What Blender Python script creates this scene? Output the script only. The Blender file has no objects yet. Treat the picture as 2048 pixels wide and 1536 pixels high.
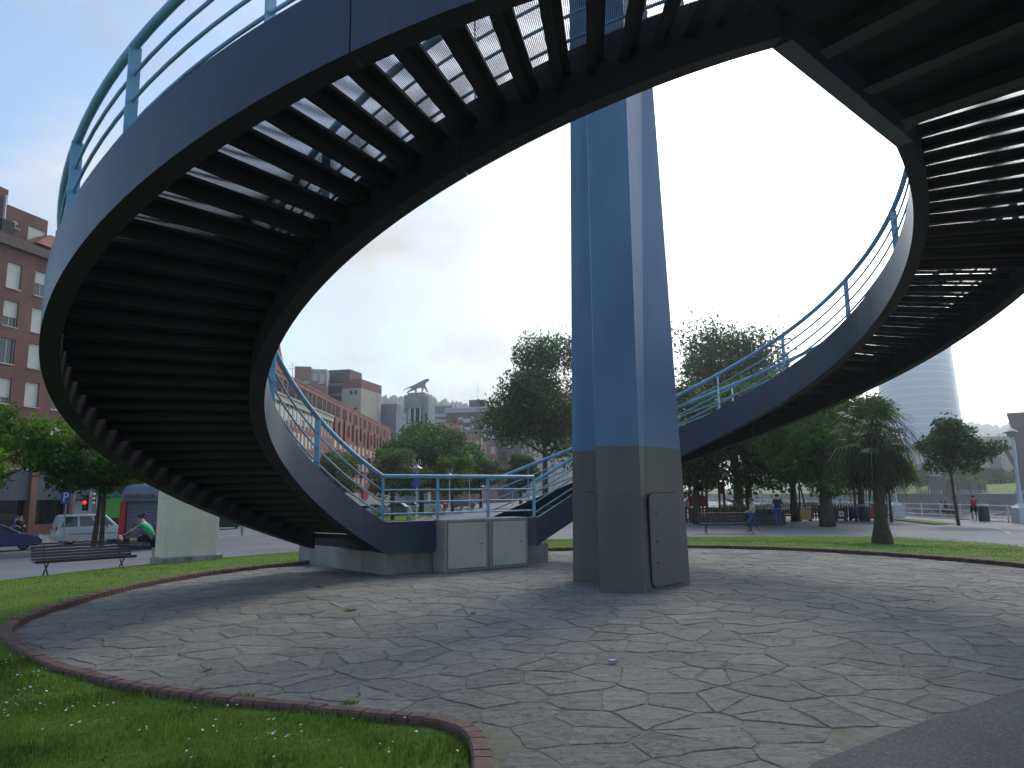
import bpy, bmesh, math, random
import numpy as np
from mathutils import Vector, Matrix
R = math.radians
rng = np.random.default_rng(7)
random.seed(7)
scn = bpy.context.scene
COL = scn.collection
# ---------------------------------------------------------------- camera
FPX, PITCH, ROLL, EYE = 1453.96, R(8.581), R(-0.609), 1.62
cr, sr, cp, sp_ = math.cos(ROLL), math.sin(ROLL), math.cos(PITCH), math.sin(PITCH)
vR, vU, vF = Vector((1, 0, 0)), Vector((0, -sp_, cp)), Vector((0, cp, sp_))
cx_, cy_ = cr*vR + sr*vU, -sr*vR + cr*vU
cam = bpy.data.objects.new('camera', bpy.data.cameras.new('camera'))
COL.objects.link(cam)
cam.matrix_world = Matrix(((cx_.x, cy_.x, -vF.x, 0), (cx_.y, cy_.y, -vF.y, 0), (cx_.z, cy_.z, -vF.z, EYE), (0, 0, 0, 1)))
cam.data.sensor_width = 36; cam.data.lens = FPX/2048*36
cam.data.clip_start = 0.05; cam.data.clip_end = 12000
scn.camera = cam

def ray(px, py):
    return cx_*(px-1024) + cy_*(768-py) + vF*FPX
def at(px, py, Y):            # the point that stands Y metres ahead under a place in the photo
    d = ray(px, py); return Vector((0, 0, EYE)) + d*(Y/d.y)

def sstep(t):
    t = np.clip(t, 0, 1); return t*t*(3-2*t)
PC = (1.9, 13.2)
def gz(x, y):                 # height of the terrain
    x = np.asarray(x, float); y = np.asarray(y, float)
    tgt = -0.4 - 0.8*np.clip(-x/28, 0, 1.2) - 0.2*np.clip((x-10)/25, 0, 1)
    r = np.hypot(x-PC[0], (y-PC[1]))
    return tgt*sstep((r-9.0)/12.0)
def gnd(px, py):              # where a ray meets the terrain
    d = ray(px, py); t = 0.5/d.length; o = Vector((0, 0, EYE)); s = t
    k = 0.002
    for _ in range(6000):
        p = o + d*k
        if p.z < float(gz(p.x, p.y)): return p
        k += 0.00002 + k*0.002
    return p

# ---------------------------------------------------------------- object helpers
def tag(o, label=None, cat=None, group=None, kind=None):
    if label: o['label'] = label
    if cat: o['category'] = cat
    if group: o['group'] = group
    if kind: o['kind'] = kind
    return o
def thing(name, label, cat, loc=(0, 0, 0), rz=0, group=None):
    o = bpy.data.objects.new(name, None); COL.objects.link(o)
    o.empty_display_size = 0.2
    o.location = loc; o.rotation_euler = (0, 0, rz)
    return tag(o, label, cat, group)
def copy_tree(o, parent=None):
    c = o.copy(); COL.objects.link(c)
    if parent: c.parent = parent
    for ch in list(o.children): copy_tree(ch, c)
    return c

class MB:
    def __init__(s): s.v = []; s.f = []; s.m = []; s.mi = 0
    def add(s, vs, fs, m=None):
        o = len(s.v); s.v += [tuple(map(float, p)) for p in vs]
        for f in fs: s.f.append(tuple(i+o for i in f)); s.m.append(s.mi if m is None else m)
        return s
    def box(s, c, d, rz=0, m=None, rot=None):
        hx, hy, hz = d[0]/2, d[1]/2, d[2]/2
        M = rot if rot is not None else Matrix.Rotation(rz, 3, 'Z'); c = Vector(c)
        vs = [c + M @ Vector((x, y, z)) for x in (-hx, hx) for y in (-hy, hy) for z in (-hz, hz)]
        return s.add(vs, [(0, 1, 3, 2), (4, 6, 7, 5), (0, 4, 5, 1), (2, 3, 7, 6), (0, 2, 6, 4), (1, 5, 7, 3)], m)
    def bx(s, x0, x1, y0, y1, z0, z1, m=None):
        return s.box(((x0+x1)/2, (y0+y1)/2, (z0+z1)/2), (abs(x1-x0), abs(y1-y0), abs(z1-z0)), 0, m)
    def bar(s, a, b, w, h, m=None, up=(0, 0, 1)):
        a, b = Vector(a), Vector(b); d = (b-a); L = d.length
        if L < 1e-6: return s
        d /= L; up = Vector(up)
        sx = d.cross(up)
        if sx.length < 1e-4: sx = d.cross(Vector((1, 0, 0)))
        sx.normalize(); u = sx.cross(d)
        M = Matrix((d, sx, u)).transposed()
        return s.box((a+b)/2, (L, w, h), rot=M, m=m)
    def tube(s, path, r, n=8, m=None, cap=True, closed=False):
        P = [Vector(p) for p in path]; N = len(P)
        rr = r if isinstance(r, (list, tuple, np.ndarray)) else [r]*N
        T = []
        for i in range(N):
            if closed: t = P[(i+1) % N]-P[i-1]
            else: t = P[min(i+1, N-1)]-P[max(i-1, 0)]
            T.append(t.normalized())
        a = T[0].orthogonal().normalized(); vs = []; fs = []
        for i in range(N):
            a = (a - T[i]*a.dot(T[i]))
            a = a.normalized() if a.length > 1e-6 else T[i].orthogonal().normalized()
            b = T[i].cross(a)
            for k in range(n):
                th = 2*math.pi*k/n; vs.append(P[i] + (a*math.cos(th) + b*math.sin(th))*float(rr[i]))
        for i in range(N if closed else N-1):
            j = (i+1) % N
            for k in range(n): fs.append((i*n+k, i*n+(k+1) % n, j*n+(k+1) % n, j*n+k))
        if cap and not closed:
            fs.append(tuple(range(n))[::-1]); fs.append(tuple((N-1)*n+k for k in range(n)))
        return s.add(vs, fs, m)
    def lathe(s, prof, c=(0, 0, 0), n=16, m=None, a0=0, a1=2*math.pi):
        full = abs(a1-a0-2*math.pi) < 1e-6; K = n if full else n+1
        vs = []; fs = []
        for r, z in prof:
            for k in range(K):
                th = a0+(a1-a0)*k/n; vs.append((c[0]+r*math.cos(th), c[1]+r*math.sin(th), c[2]+z))
        for i in range(len(prof)-1):
            for k in range(n):
                j = (k+1) % K; fs.append((i*K+k, i*K+j, (i+1)*K+j, (i+1)*K+k))
        return s.add(vs, fs, m)
    def prism(s, poly, z0, z1, m=None):
        n = len(poly); vs = [(p[0], p[1], z0) for p in poly]+[(p[0], p[1], z1) for p in poly]
        fs = [tuple(range(n))[::-1], tuple(range(n, 2*n))]+[(i, (i+1) % n, n+(i+1) % n, n+i) for i in range(n)]
        return s.add(vs, fs, m)
    def loft(s, rings, m=None, cap=True, closed=True):
        n = len(rings[0]); vs = [p for r in rings for p in r]; fs = []
        for i in range(len(rings)-1):
            for k in range(n if closed else n-1):
                fs.append((i*n+k, i*n+(k+1) % n, (i+1)*n+(k+1) % n, (i+1)*n+k))
        if cap and closed: fs.append(tuple(range(n))[::-1]); fs.append(tuple((len(rings)-1)*n+k for k in range(n)))
        return s.add(vs, fs, m)
    def quad(s, a, b, c, d, m=None): return s.add([a, b, c, d], [(0, 1, 2, 3)], m)
    def mesh(s, name, mats, smooth=False, org=None):
        me = bpy.data.meshes.new(name)
        vs = s.v if org is None else [(p[0]-org[0], p[1]-org[1], p[2]-org[2]) for p in s.v]
        me.from_pydata(vs, [], s.f); me.update()
        for mt in (mats if isinstance(mats, (list, tuple)) else [mats]): me.materials.append(mt)
        me.polygons.foreach_set('material_index', s.m)
        if smooth: me.polygons.foreach_set('use_smooth', [True]*len(s.f))
        return me
    def build(s, name, mats, parent=None, smooth=False, bevel=0, world=True, auto=None, fix=True):
        org = parent.location if (parent is not None and world) else None
        if org is not None:
            q = parent
            org = Vector((0, 0, 0))
            while q is not None: org = org + Vector(q.location); q = q.parent
        me = s.mesh(name, mats, smooth, org)
        if fix:
            b = bmesh.new(); b.from_mesh(me); bmesh.ops.recalc_face_normals(b, faces=b.faces); b.to_mesh(me); b.free()
        o = bpy.data.objects.new(name, me); COL.objects.link(o)
        if parent is not None: o.parent = parent
        if bevel:
            md = o.modifiers.new('bevel', 'BEVEL'); md.width = bevel; md.segments = 2; md.limit_method = 'ANGLE'; md.angle_limit = R(35)
        if auto:
            me.polygons.foreach_set('use_smooth', [True]*len(me.polygons))
            me.set_sharp_from_angle(angle=R(auto))
        return o
def bare(name, me, parent=None):
    o = bpy.data.objects.new(name, me); COL.objects.link(o)
    if parent is not None: o.parent = parent
    return o

# ---------------------------------------------------------------- materials
def nt(name):
    m = bpy.data.materials.new(name); m.use_nodes = True
    t = m.node_tree; t.nodes.clear()
    out = t.nodes.new('ShaderNodeOutputMaterial')
    return m, t, out
def N(t, typ, **kw):
    n = t.nodes.new(typ)
    for k, v in kw.items():
        if k.startswith('i_'):
            key = k[2:]; key = int(key) if key.isdigit() else key.replace('_', ' ')
            n.inputs[key].default_value = v
        else: setattr(n, k, v)
    return n
def ramp(t, stops):
    n = t.nodes.new('ShaderNodeValToRGB'); e = n.color_ramp.elements
    while len(e) < len(stops): e.new(0.5)
    for q, (p, c) in zip(e, stops):
        q.position = p; q.color = (c, c, c, 1) if isinstance(c, (int, float)) else (*c, 1)
    return n
def mixc(t, fac, a, b, mode='MIX'):
    n = t.nodes.new('ShaderNodeMix'); n.data_type = 'RGBA'; n.blend_type = mode
    for sock, v in ((n.inputs[0], fac), (n.inputs[6], a), (n.inputs[7], b)):
        if isinstance(v, bpy.types.NodeSocket): t.links.new(v, sock)
        elif isinstance(v, (int, float)): sock.default_value = v
        else: sock.default_value = (*v, 1)
    return n.outputs[2]
def coord(t, sc=(1, 1, 1), kind='Object', rot=(0, 0, 0)):
    c = t.nodes.new('ShaderNodeTexCoord'); mp = t.nodes.new('ShaderNodeMapping')
    mp.inputs['Scale'].default_value = sc; mp.inputs['Rotation'].default_value = rot
    t.links.new(c.outputs[kind], mp.inputs[0]); return mp.outputs[0]
def noise(t, vec, scale, detail=4, rough=0.55, dist=0):
    n = N(t, 'ShaderNodeTexNoise', i_Scale=scale, i_Detail=detail, i_Roughness=rough, i_Distortion=dist)
    t.links.new(vec, n.inputs['Vector']); return n.outputs['Fac']
def bump(t, h, strength=0.3, dist=0.02):
    b = N(t, 'ShaderNodeBump', i_Strength=strength, i_Distance=dist); t.links.new(h, b.inputs['Height']); return b.outputs['Normal']
def plain(name, col, rough=0.6, var=0.25, sc=1.5, metal=0.0, bmp=0.0, bsc=40, spec=0.5, dirt=None, dsc=0.6, coat=0):
    m, t, out = nt(name); v = coord(t)
    p = N(t, 'ShaderNodeBsdfPrincipled', i_Roughness=rough, i_Metallic=metal)
    p.inputs['Specular IOR Level'].default_value = spec
    if coat: p.inputs['Coat Weight'].default_value = coat; p.inputs['Coat Roughness'].default_value = 0.08
    a = tuple(max(0, c*(1-var)) for c in col); b = tuple(min(1, c*(1+var)) for c in col)
    r = ramp(t, [(0.3, a), (0.7, b)]); t.links.new(noise(t, v, sc, 6, 0.6), r.inputs[0])
    c = r.outputs[0]
    if dirt:
        dr = ramp(t, [(0.52, 0), (0.72, 0.75)]); t.links.new(noise(t, coord(t, (1, 1, 0.25)), dsc*4, 7, 0.65), dr.inputs[0])
        c = mixc(t, dr.outputs[0], c, dirt)
    t.links.new(c, p.inputs['Base Color'])
    if bmp: t.links.new(bump(t, noise(t, v, bsc, 5, 0.6), bmp), p.inputs['Normal'])
    t.links.new(p.outputs[0], out.inputs[0]); return m
def brick(name, col, col2, mortar, scale=1.0, rough=0.85):
    # bricks 24 x 6 cm, laid by object position along both wall directions
    m, t, out = nt(name); c = t.nodes.new('ShaderNodeTexCoord')
    sx = N(t, 'ShaderNodeSeparateXYZ'); t.links.new(c.outputs['Object'], sx.inputs[0])
    ad = N(t, 'ShaderNodeMath', operation='ADD'); t.links.new(sx.outputs[0], ad.inputs[0]); t.links.new(sx.outputs[1], ad.inputs[1])
    cb = N(t, 'ShaderNodeCombineXYZ'); t.links.new(ad.outputs[0], cb.inputs[0]); t.links.new(sx.outputs[2], cb.inputs[1])
    b = N(t, 'ShaderNodeTexBrick', i_Scale=scale, i_Mortar_Size=0.012, i_Brick_Width=0.26, i_Row_Height=0.085)
    t.links.new(cb.outputs[0], b.inputs['Vector'])
    b.inputs['Color1'].default_value = (*col, 1); b.inputs['Color2'].default_value = (*col2, 1); b.inputs['Mortar'].default_value = (*mortar, 1)
    r = ramp(t, [(0.3, (0.72, 0.72, 0.72)), (0.7, (1.15, 1.12, 1.1))]); t.links.new(noise(t, coord(t, (1, 1, 0.5)), 0.35, 6, 0.6), r.inputs[0])
    p = N(t, 'ShaderNodeBsdfPrincipled', i_Roughness=rough)
    t.links.new(mixc(t, 1.0, b.outputs[0], r.outputs[0], 'MULTIPLY'), p.inputs['Base Color'])
    t.links.new(p.outputs[0], out.inputs[0]); return m
def leafmat(name, dark, light, trans=0.35, clump=0.5):
    m, t, out = nt(name); v = coord(t)
    g = N(t, 'ShaderNodeNewGeometry')
    r = ramp(t, [(0.33, tuple(c*.72 for c in dark)), (0.7, tuple(c*1.22 for c in light))]); t.links.new(noise(t, v, clump, 3, 0.5), r.inputs[0])
    r2 = ramp(t, [(0, 0.65), (1, 1.35)]); t.links.new(g.outputs['Random Per Island'], r2.inputs[0])
    c = mixc(t, 1.0, r.outputs[0], r2.outputs[0], 'MULTIPLY')
    d = N(t, 'ShaderNodeBsdfPrincipled', i_Roughness=0.55); d.inputs['Specular IOR Level'].default_value = 0.25
    t.links.new(c, d.inputs['Base Color'])
    tr = N(t, 'ShaderNodeBsdfTranslucent'); t.links.new(mixc(t, 1.0, c, (1.35, 1.5, 0.7), 'MULTIPLY'), tr.inputs[0])
    mx = N(t, 'ShaderNodeMixShader'); mx.inputs[0].default_value = trans
    t.links.new(d.outputs[0], mx.inputs[1]); t.links.new(tr.outputs[0], mx.inputs[2]); t.links.new(mx.outputs[0], out.inputs[0])
    return m
def glass(name, col=(0.03, 0.035, 0.04), rough=0.08):
    return plain(name, col, rough, 0.15, 0.6, spec=0.9)

M = {}
M['stringer'] = plain('navy_steel_paint', (0.036, 0.056, 0.096), 0.34, 0.18, 1.1, bmp=0.04, bsc=9, spec=0.5, dirt=(0.075, 0.085, 0.1))
M['under'] = plain('shaded_soffit_grey', (0.018, 0.0185, 0.02), 0.75, 0.25, 1.5)  # shade of stringer undersides and inside faces put into a darker colour
M['rail'] = plain('sky_blue_paint', (0.2, 0.43, 0.58), 0.3, 0.18, 2.5, spec=0.5, dirt=(0.12, 0.2, 0.27))
M['steel_dark'] = plain('dark_steel', (0.014, 0.0145, 0.016), 0.75, 0.3, 2.0)
M['concrete'] = plain('stained_concrete', (0.27, 0.27, 0.25), 0.9, 0.25, 1.6, bmp=0.25, bsc=30, dirt=(0.06, 0.06, 0.055))
M['cabinet'] = plain('beige_cabinet', (0.5, 0.475, 0.4), 0.7, 0.1, 1.5, bmp=0.12, bsc=70)
M['cabinet_side'] = plain('cast_cabinet', (0.3, 0.295, 0.27), 0.85, 0.15, 6.0, bmp=0.3, bsc=60, dirt=(0.16, 0.16, 0.14))
M['block'] = plain('whitewashed_masonry', (0.68, 0.59, 0.49), 0.9, 0.1, 2.0, bmp=0.4, bsc=22, dirt=(0.6, 0.58, 0.5))
M['black'] = plain('black_rubber', (0.012, 0.012, 0.013), 0.7, 0.2)
M['wood_dark'] = plain('dark_varnished_wood', (0.03, 0.019, 0.014), 0.4, 0.35, 7.0)
M['iron'] = plain('cast_iron', (0.018, 0.018, 0.02), 0.5, 0.2)
M['wood_grey'] = plain('weathered_bench_wood', (0.2, 0.15, 0.11), 0.7, 0.3, 6.0)
M['white_metal'] = plain('white_painted_metal', (0.62, 0.64, 0.66), 0.45, 0.08, 3.0)
M['grey_metal'] = plain('galvanised_metal', (0.3, 0.31, 0.33), 0.4, 0.15, 4.0, metal=0.5)
M['bark'] = plain('tree_bark', (0.07, 0.055, 0.042), 0.9, 0.4, 5.0, bmp=0.5, bsc=14)
M['glass'] = glass('window_glass')
M['shutter'] = plain('cream_roller_shutter', (0.58, 0.58, 0.5), 0.7, 0.06, 3.0)
M['frame_white'] = plain('white_window_frame', (0.6, 0.6, 0.58), 0.6, 0.05)
M['frame_dark'] = plain('dark_window_frame', (0.05, 0.045, 0.045), 0.6, 0.1)
M['red_paint'] = plain('red_paint', (0.36, 0.018, 0.022), 0.5, 0.15)
M['blue_paint'] = plain('blue_paint', (0.02, 0.06, 0.3), 0.5, 0.1)
M['tan_board'] = plain('tan_board', (0.42, 0.28, 0.12), 0.7, 0.1)
M['green_bin'] = plain('dark_green_plastic', (0.018, 0.04, 0.034), 0.5, 0.15)
M['skin'] = plain('skin', (0.45, 0.26, 0.19), 0.6, 0.08)
M['hair'] = plain('dark_hair', (0.025, 0.018, 0.014), 0.6, 0.2)
M['chrome'] = plain('alloy_rim', (0.5, 0.5, 0.52), 0.35, 0.05, metal=0.7)

# painted pillar: blue above, grey anti-graffiti coat up to 2.4 m
def pillar_mat():
    m, t, out = nt('pillar_paint'); c = t.nodes.new('ShaderNodeTexCoord')
    s = N(t, 'ShaderNodeSeparateXYZ'); t.links.new(c.outputs['Object'], s.inputs[0])
    nz = noise(t, coord(t), 3.0, 3)
    ma = N(t, 'ShaderNodeMath', operation='MULTIPLY_ADD'); t.links.new(nz, ma.inputs[0]); ma.inputs[1].default_value = 0.05; t.links.new(s.outputs[2], ma.inputs[2])
    gt = N(t, 'ShaderNodeMath', operation='GREATER_THAN'); t.links.new(ma.outputs[0], gt.inputs[0]); gt.inputs[1].default_value = 2.42
    g2 = N(t, 'ShaderNodeMath', operation='GREATER_THAN'); t.links.new(ma.outputs[0], g2.inputs[0]); g2.inputs[1].default_value = 1.62
    r = ramp(t, [(0.3, (0.85, 0.85, 0.85)), (0.7, (1.12, 1.12, 1.12))]); t.links.new(noise(t, coord(t, (1, 1, 0.3)), 1.6, 6), r.inputs[0])
    grey = mixc(t, g2.outputs[0], (0.112, 0.11, 0.106), (0.125, 0.118, 0.102))
    col = mixc(t, gt.outputs[0], grey, (0.1, 0.205, 0.34))
    p = N(t, 'ShaderNodeBsdfPrincipled', i_Roughness=0.5)
    t.links.new(mixc(t, 1.0, col, r.outputs[0], 'MULTIPLY'), p.inputs['Base Color'])
    t.links.new(bump(t, noise(t, coord(t), 25, 4), 0.06), p.inputs['Normal'])
    t.links.new(p.outputs[0], out.inputs[0]); return m
M['pillar'] = pillar_mat()

# perforated sheet: round holes right through, UV in metres
def perf_mat():
    m, t, out = nt('perforated_steel'); uv = N(t, 'ShaderNodeTexCoord')
    mp = N(t, 'ShaderNodeMapping'); mp.inputs['Scale'].default_value = (1/0.016, 1/0.016, 1); t.links.new(uv.outputs['UV'], mp.inputs[0])
    fr = N(t, 'ShaderNodeVectorMath', operation='FRACTION'); t.links.new(mp.outputs[0], fr.inputs[0])
    sb = N(t, 'ShaderNodeVectorMath', operation='SUBTRACT'); t.links.new(fr.outputs[0], sb.inputs[0]); sb.inputs[1].default_value = (0.5, 0.5, 0)
    ln = N(t, 'ShaderNodeVectorMath', operation='LENGTH'); t.links.new(sb.outputs[0], ln.inputs[0])
    lt = N(t, 'ShaderNodeMath', operation='LESS_THAN'); t.links.new(ln.outputs['Value'], lt.inputs[0]); lt.inputs[1].default_value = 0.4
    p = N(t, 'ShaderNodeBsdfPrincipled', i_Roughness=0.6); p.inputs['Base Color'].default_value = (0.022, 0.024, 0.03, 1)
    tr = N(t, 'ShaderNodeBsdfTransparent'); mx = N(t, 'ShaderNodeMixShader')
    t.links.new(lt.outputs[0], mx.inputs[0]); t.links.new(p.outputs[0], mx.inputs[1]); t.links.new(tr.outputs[0], mx.inputs[2])
    t.links.new(mx.outputs[0], out.inputs[0]); return m
M['perf'] = perf_mat()
# ================================================================ spiral staircase
SC = (1.38, 11.904); RI, RO = 5.092, 7.352
ZK = [np.array([0.464, 1.889, 3.268, 4.636, 5.935]), np.array([0.522, 2.267, 3.712, 4.953, 5.921])]
RK = [[np.array([0.225, 0.045, 0.002, 0.016, 0.108, 0.365]), np.array([0.408, 0.38, 0.295, 0.135, -0.025, -0.15])],
      [np.array([0.242, 0.238, 0.181, 0.046, -0.031, -0.086]), np.array([-0.186, -0.212, -0.195, -0.137, -0.058, 0.015])]]
def spl(x, k):
    k = np.concatenate([[2*k[0]-k[1]], k, [2*k[-1]-k[-2]]])
    i = int(min(max(math.floor(x), 0), len(k)-4)); u = x-i
    p0, p1, p2, p3 = k[i:i+4]
    return .5*(2*p1+(p2-p0)*u+(2*p0-5*p1+4*p2-p3)*u*u+(3*p1-p0-3*p2+p3)*u**3)
T0, T1 = (142.0, 106.0), (283.0, -42.0)        # where each flight leaves the lower and meets the upper landing
ASC = (1, -1)
def arm(k, th, w, dz=0.0, off=0.0):
    """point on flight k at bearing th: w 0 inner edge .. 1 outer edge, off metres further out"""
    q = (th-142)/141 if k == 0 else (104-th)/146
    z = spl(q*4, ZK[k])+dz
    a = th if k == 0 else th-7*(1-w)*min(max((th-66)/40, 0), 1)
    a = R(a); e = -0.096*math.cos(2*a)+0.223*math.sin(2*a)
    ri = RI+e+spl(q*5, RK[k][0]); ro = RO+e+spl(q*5, RK[k][1])
    r = ri+(ro-ri)*w+off
    return Vector((SC[0]+r*math.cos(a), SC[1]+r*math.sin(a), z))
SH = 0.62
stair = thing('spiral_staircase', 'navy blue steel ring of two curving stair flights overhead with pale blue railings', 'staircase', (SC[0], SC[1], 0))
GW = 0.2
for k in (0, 1):
    cuts = [(142, 194), (194, 250.6), (250.6, 283)] if k == 0 else [(106, 52), (52, 8), (8, -42)]
    for w, s in ((0, 1), (1, -1)):
        for (a, b) in cuts:
            n = max(6, int(abs(b-a)/1.5)); rings = []
            g = 0.045*(1 if b > a else -1)
            for th in np.linspace(a+g, b-g, n):
                p0 = arm(k, th, w); p1 = arm(k, th, w, 0, s*GW); p1.z = p0.z
                rings.append([p0, p1, p1+Vector((0, 0, SH)), p0+Vector((0, 0, SH))])
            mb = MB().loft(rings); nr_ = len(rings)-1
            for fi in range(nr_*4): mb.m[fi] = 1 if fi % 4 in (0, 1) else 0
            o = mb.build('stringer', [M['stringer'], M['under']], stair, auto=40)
# treads and risers
def uvquad(mb_uv, pts, eu, ev, o):
    for p in pts: mb_uv.append(((p-o).dot(eu), (p-o).dot(ev)))
PITCHDEG = 3.13
for k in (0, 1):
    n = int(round(abs(T1[k]-T0[k])/PITCHDEG)); dth = (T1[k]-T0[k])/n
    for i in range(n):
        ta = T0[k]+dth*i; tb = ta+dth
        flat = (k == 1 and -12.5 < (ta+tb)/2 < -2.8)
        zt = arm(k, ta+dth*0.5, .5).z+0.36; zn = arm(k, ta+dth*1.5, .5).z+0.36
        def P(th, off, z):
            return Vector((*arm(k, th, 0 if off > 0 else 1, 0, off).xy, z))
        c = [P(ta, GW, zt), P(ta, -GW, zt), P(tb, -GW, zt), P(tb, GW, zt)]
        mb = MB(); uvs = []
        eu = (c[1]-c[0]).normalized(); ev = Vector((0, 0, 1)).cross(eu)
        if not flat:
            mb.quad(*c, m=0); uvquad(uvs, c, eu, ev, c[0])
            nb = int((c[3]-c[0]).length*.5/.016+(c[2]-c[1]).length*.5/.016)
            for j in range(1, nb):
                mb.bar(c[0].lerp(c[3], j/nb)-Vector((0, 0, .003)), c[1].lerp(c[2], j/nb)-Vector((0, 0, .003)), .002, .0052 if k == 0 else .0036, m=1)
        else:
            q = [p-Vector((0, 0, 0.0)) for p in c]; mb.quad(*q, m=1); uvquad(uvs, q, eu, ev, c[0])
        # angle irons along both edges
        d = (c[3]-c[0]).normalized(); d2 = (c[2]-c[1]).normalized()
        for a, b in ((c[0]+d*.042, c[1]+d2*.042), (c[3]-d*.042, c[2]-d2*.042)):
            n0 = len(mb.f); mb.bar(a-Vector((0, 0, .022)), b-Vector((0, 0, .022)), 0.08, 0.03, m=1)
        me = mb.mesh('tread', [M['perf'], M['steel_dark']], org=stair.location)
        ul = me.uv_layers.new(name='UVMap')
        for li, uvv in enumerate(uvs): ul.data[li].uv = uvv
        bare('tread', me, stair)
        if zn-zt > 0.02:
            r = MB()
            a, b = (c[3]+c[3]*0), c[2]
            gp = 0.036 if (k == 1 and -3 < tb < 26) else 0.003
            za, zb_ = zt-0.04, zn-gp-.006
            r.bar(Vector((a.x, a.y, (za+zb_)/2)), Vector((b.x, b.y, (za+zb_)/2)), 0.008, zb_-za)
            r.build('riser', M['steel_dark'], stair)
# landing at the foot: chord girder, floor, entry steps
La, Lb = arm(0, 142, 0), arm(1, 106, 0); Lc, Ld = arm(0, 142, 1), arm(1, 106, 1)
for p in (La, Lb, Lc, Ld): p.z = 0.455
up = Vector((0, 0, SH))
def girder(a, b, inward, name='stringer'):
    n = (Vector((b.x-a.x, b.y-a.y, 0))).normalized(); n = Vector((n.y, -n.x, 0))*inward*GW
    return MB().loft([[p, p+n, p+n+up, p+up] for p in (a, b)]).build(name, M['stringer'], stair)
girder(La, Lb, -1)
fl = MB().prism([(p.x, p.y) for p in (La+(Lc-La)*.05, Lb+(Ld-Lb)*.05, Ld, Lc)], 0.70, 0.80).build('lower_landing', M['steel_dark'], stair)
ou = Vector((-0.58, 0.815, 0))
for i in range(2):
    a = Lc.lerp(Ld, .4)+ou*(0.02+.32*i); b = Lc.lerp(Ld, .96)+ou*(0.02+.32*i)
    z1 = 0.80-.115*(i+1)
    MB().prism([(a.x, a.y), (b.x, b.y), (b.x+ou.x*.32, b.y+ou.y*.32), (a.x+ou.x*.32, a.y+ou.y*.32)], 0.40, z1).build('entry_step', M['concrete'], stair)
# landing at the top
Ta, Tb, Tc, Td = arm(0, 283, 0), arm(1, -42, 0), arm(0, 283, 1), arm(1, -42, 1)
for p in (Ta, Tb, Tc, Td): p.z = 5.93
girder(Ta, Tb, 1)
MB().prism([(p.x, p.y) for p in (Ta+(Tc-Ta)*.05, Tb+(Td-Tb)*.05, Td, Tc)], 6.2, 6.3).build('upper_landing', M['steel_dark'], stair)

# railings: one mesh for the bars of each run, posts as its sub-parts
def railing(path_fn, s_list, posts, tang_fn, parent=stair, hr=0.95):
    top = [path_fn(s, hr) for s in s_list]
    mb = MB().tube(top, 0.043, 12)
    for h in (0.16, 0.41, 0.66): mb.tube([path_fn(s, h*hr/0.95) for s in s_list], 0.0175, 8)
    o = mb.build('railing', M['rail'], parent, auto=50)
    for s in posts:
        a, b = path_fn(s, -0.02), path_fn(s, hr-0.015); r = tang_fn(s)
        m = MB().bar(a, b, 0.015, 0.105, up=(r.x, r.y, 0.0))
        m.bar(a, a+Vector((0, 0, .035)), 0.1, 0.13, up=(r.x, r.y, 0))
        po = m.build('post', M['rail'], None); 
        me = po.data; me.transform(Matrix.Translation(-stair.location)); po.parent = o
    return o
def arm_rail(k, w, h0, h1):
    s = 1 if w == 0 else -1
    n = 70; L = np.linspace(T0[k], T1[k], n)
    def fn(th, h):
        f = (th-T0[k])/(T1[k]-T0[k]); f = min(f*4, 1)
        return arm(k, th, w, SH+h*((h0+(h1-h0)*f)/0.95), s*0.1)
    def tg(th):
        p = arm(k, th, w); v = Vector((p.x-SC[0], p.y-SC[1], 0)).normalized(); return v
    ps = {(0, 0): [165.8, 188.2, 210, 231, 252, 273], (0, 1): [151, 163, 174.6, 186.3, 198, 209.6, 221.3, 231.9, 244.7, 257, 269, 281],
          (1, 0): [88, 71, 53.8, 37, 17.7, -2.6, -22, -40], (1, 1): [98, 76, 55.8, 36, 17, -2.6, -22, -40]}[(k, w)]
    railing(fn, L, [p for p in ps if min(T0[k], T1[k])-.01 <= p <= max(T0[k], T1[k])+.01], tg)
arm_rail(0, 0, .93, 1.0); arm_rail(0, 1, .95, .95); arm_rail(1, 0, .86, .8); arm_rail(1, 1, .9, .85)
def chord_rail(a, b, inward, n_posts, h):
    d = (b-a).normalized(); n = Vector((d.y, -d.x, 0))*inward*0.1
    def fn(s, hh): return a.lerp(b, s)+n+Vector((0, 0, SH+hh*h/.95))
    railing(fn, [0.0, .5, 1.0], [i/(n_posts-1) for i in range(n_posts)], lambda s: n.normalized())
chord_rail(La, Lb, -1, 4, .93)
chord_rail(Ta, Tb, 1, 3, .93)

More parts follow.
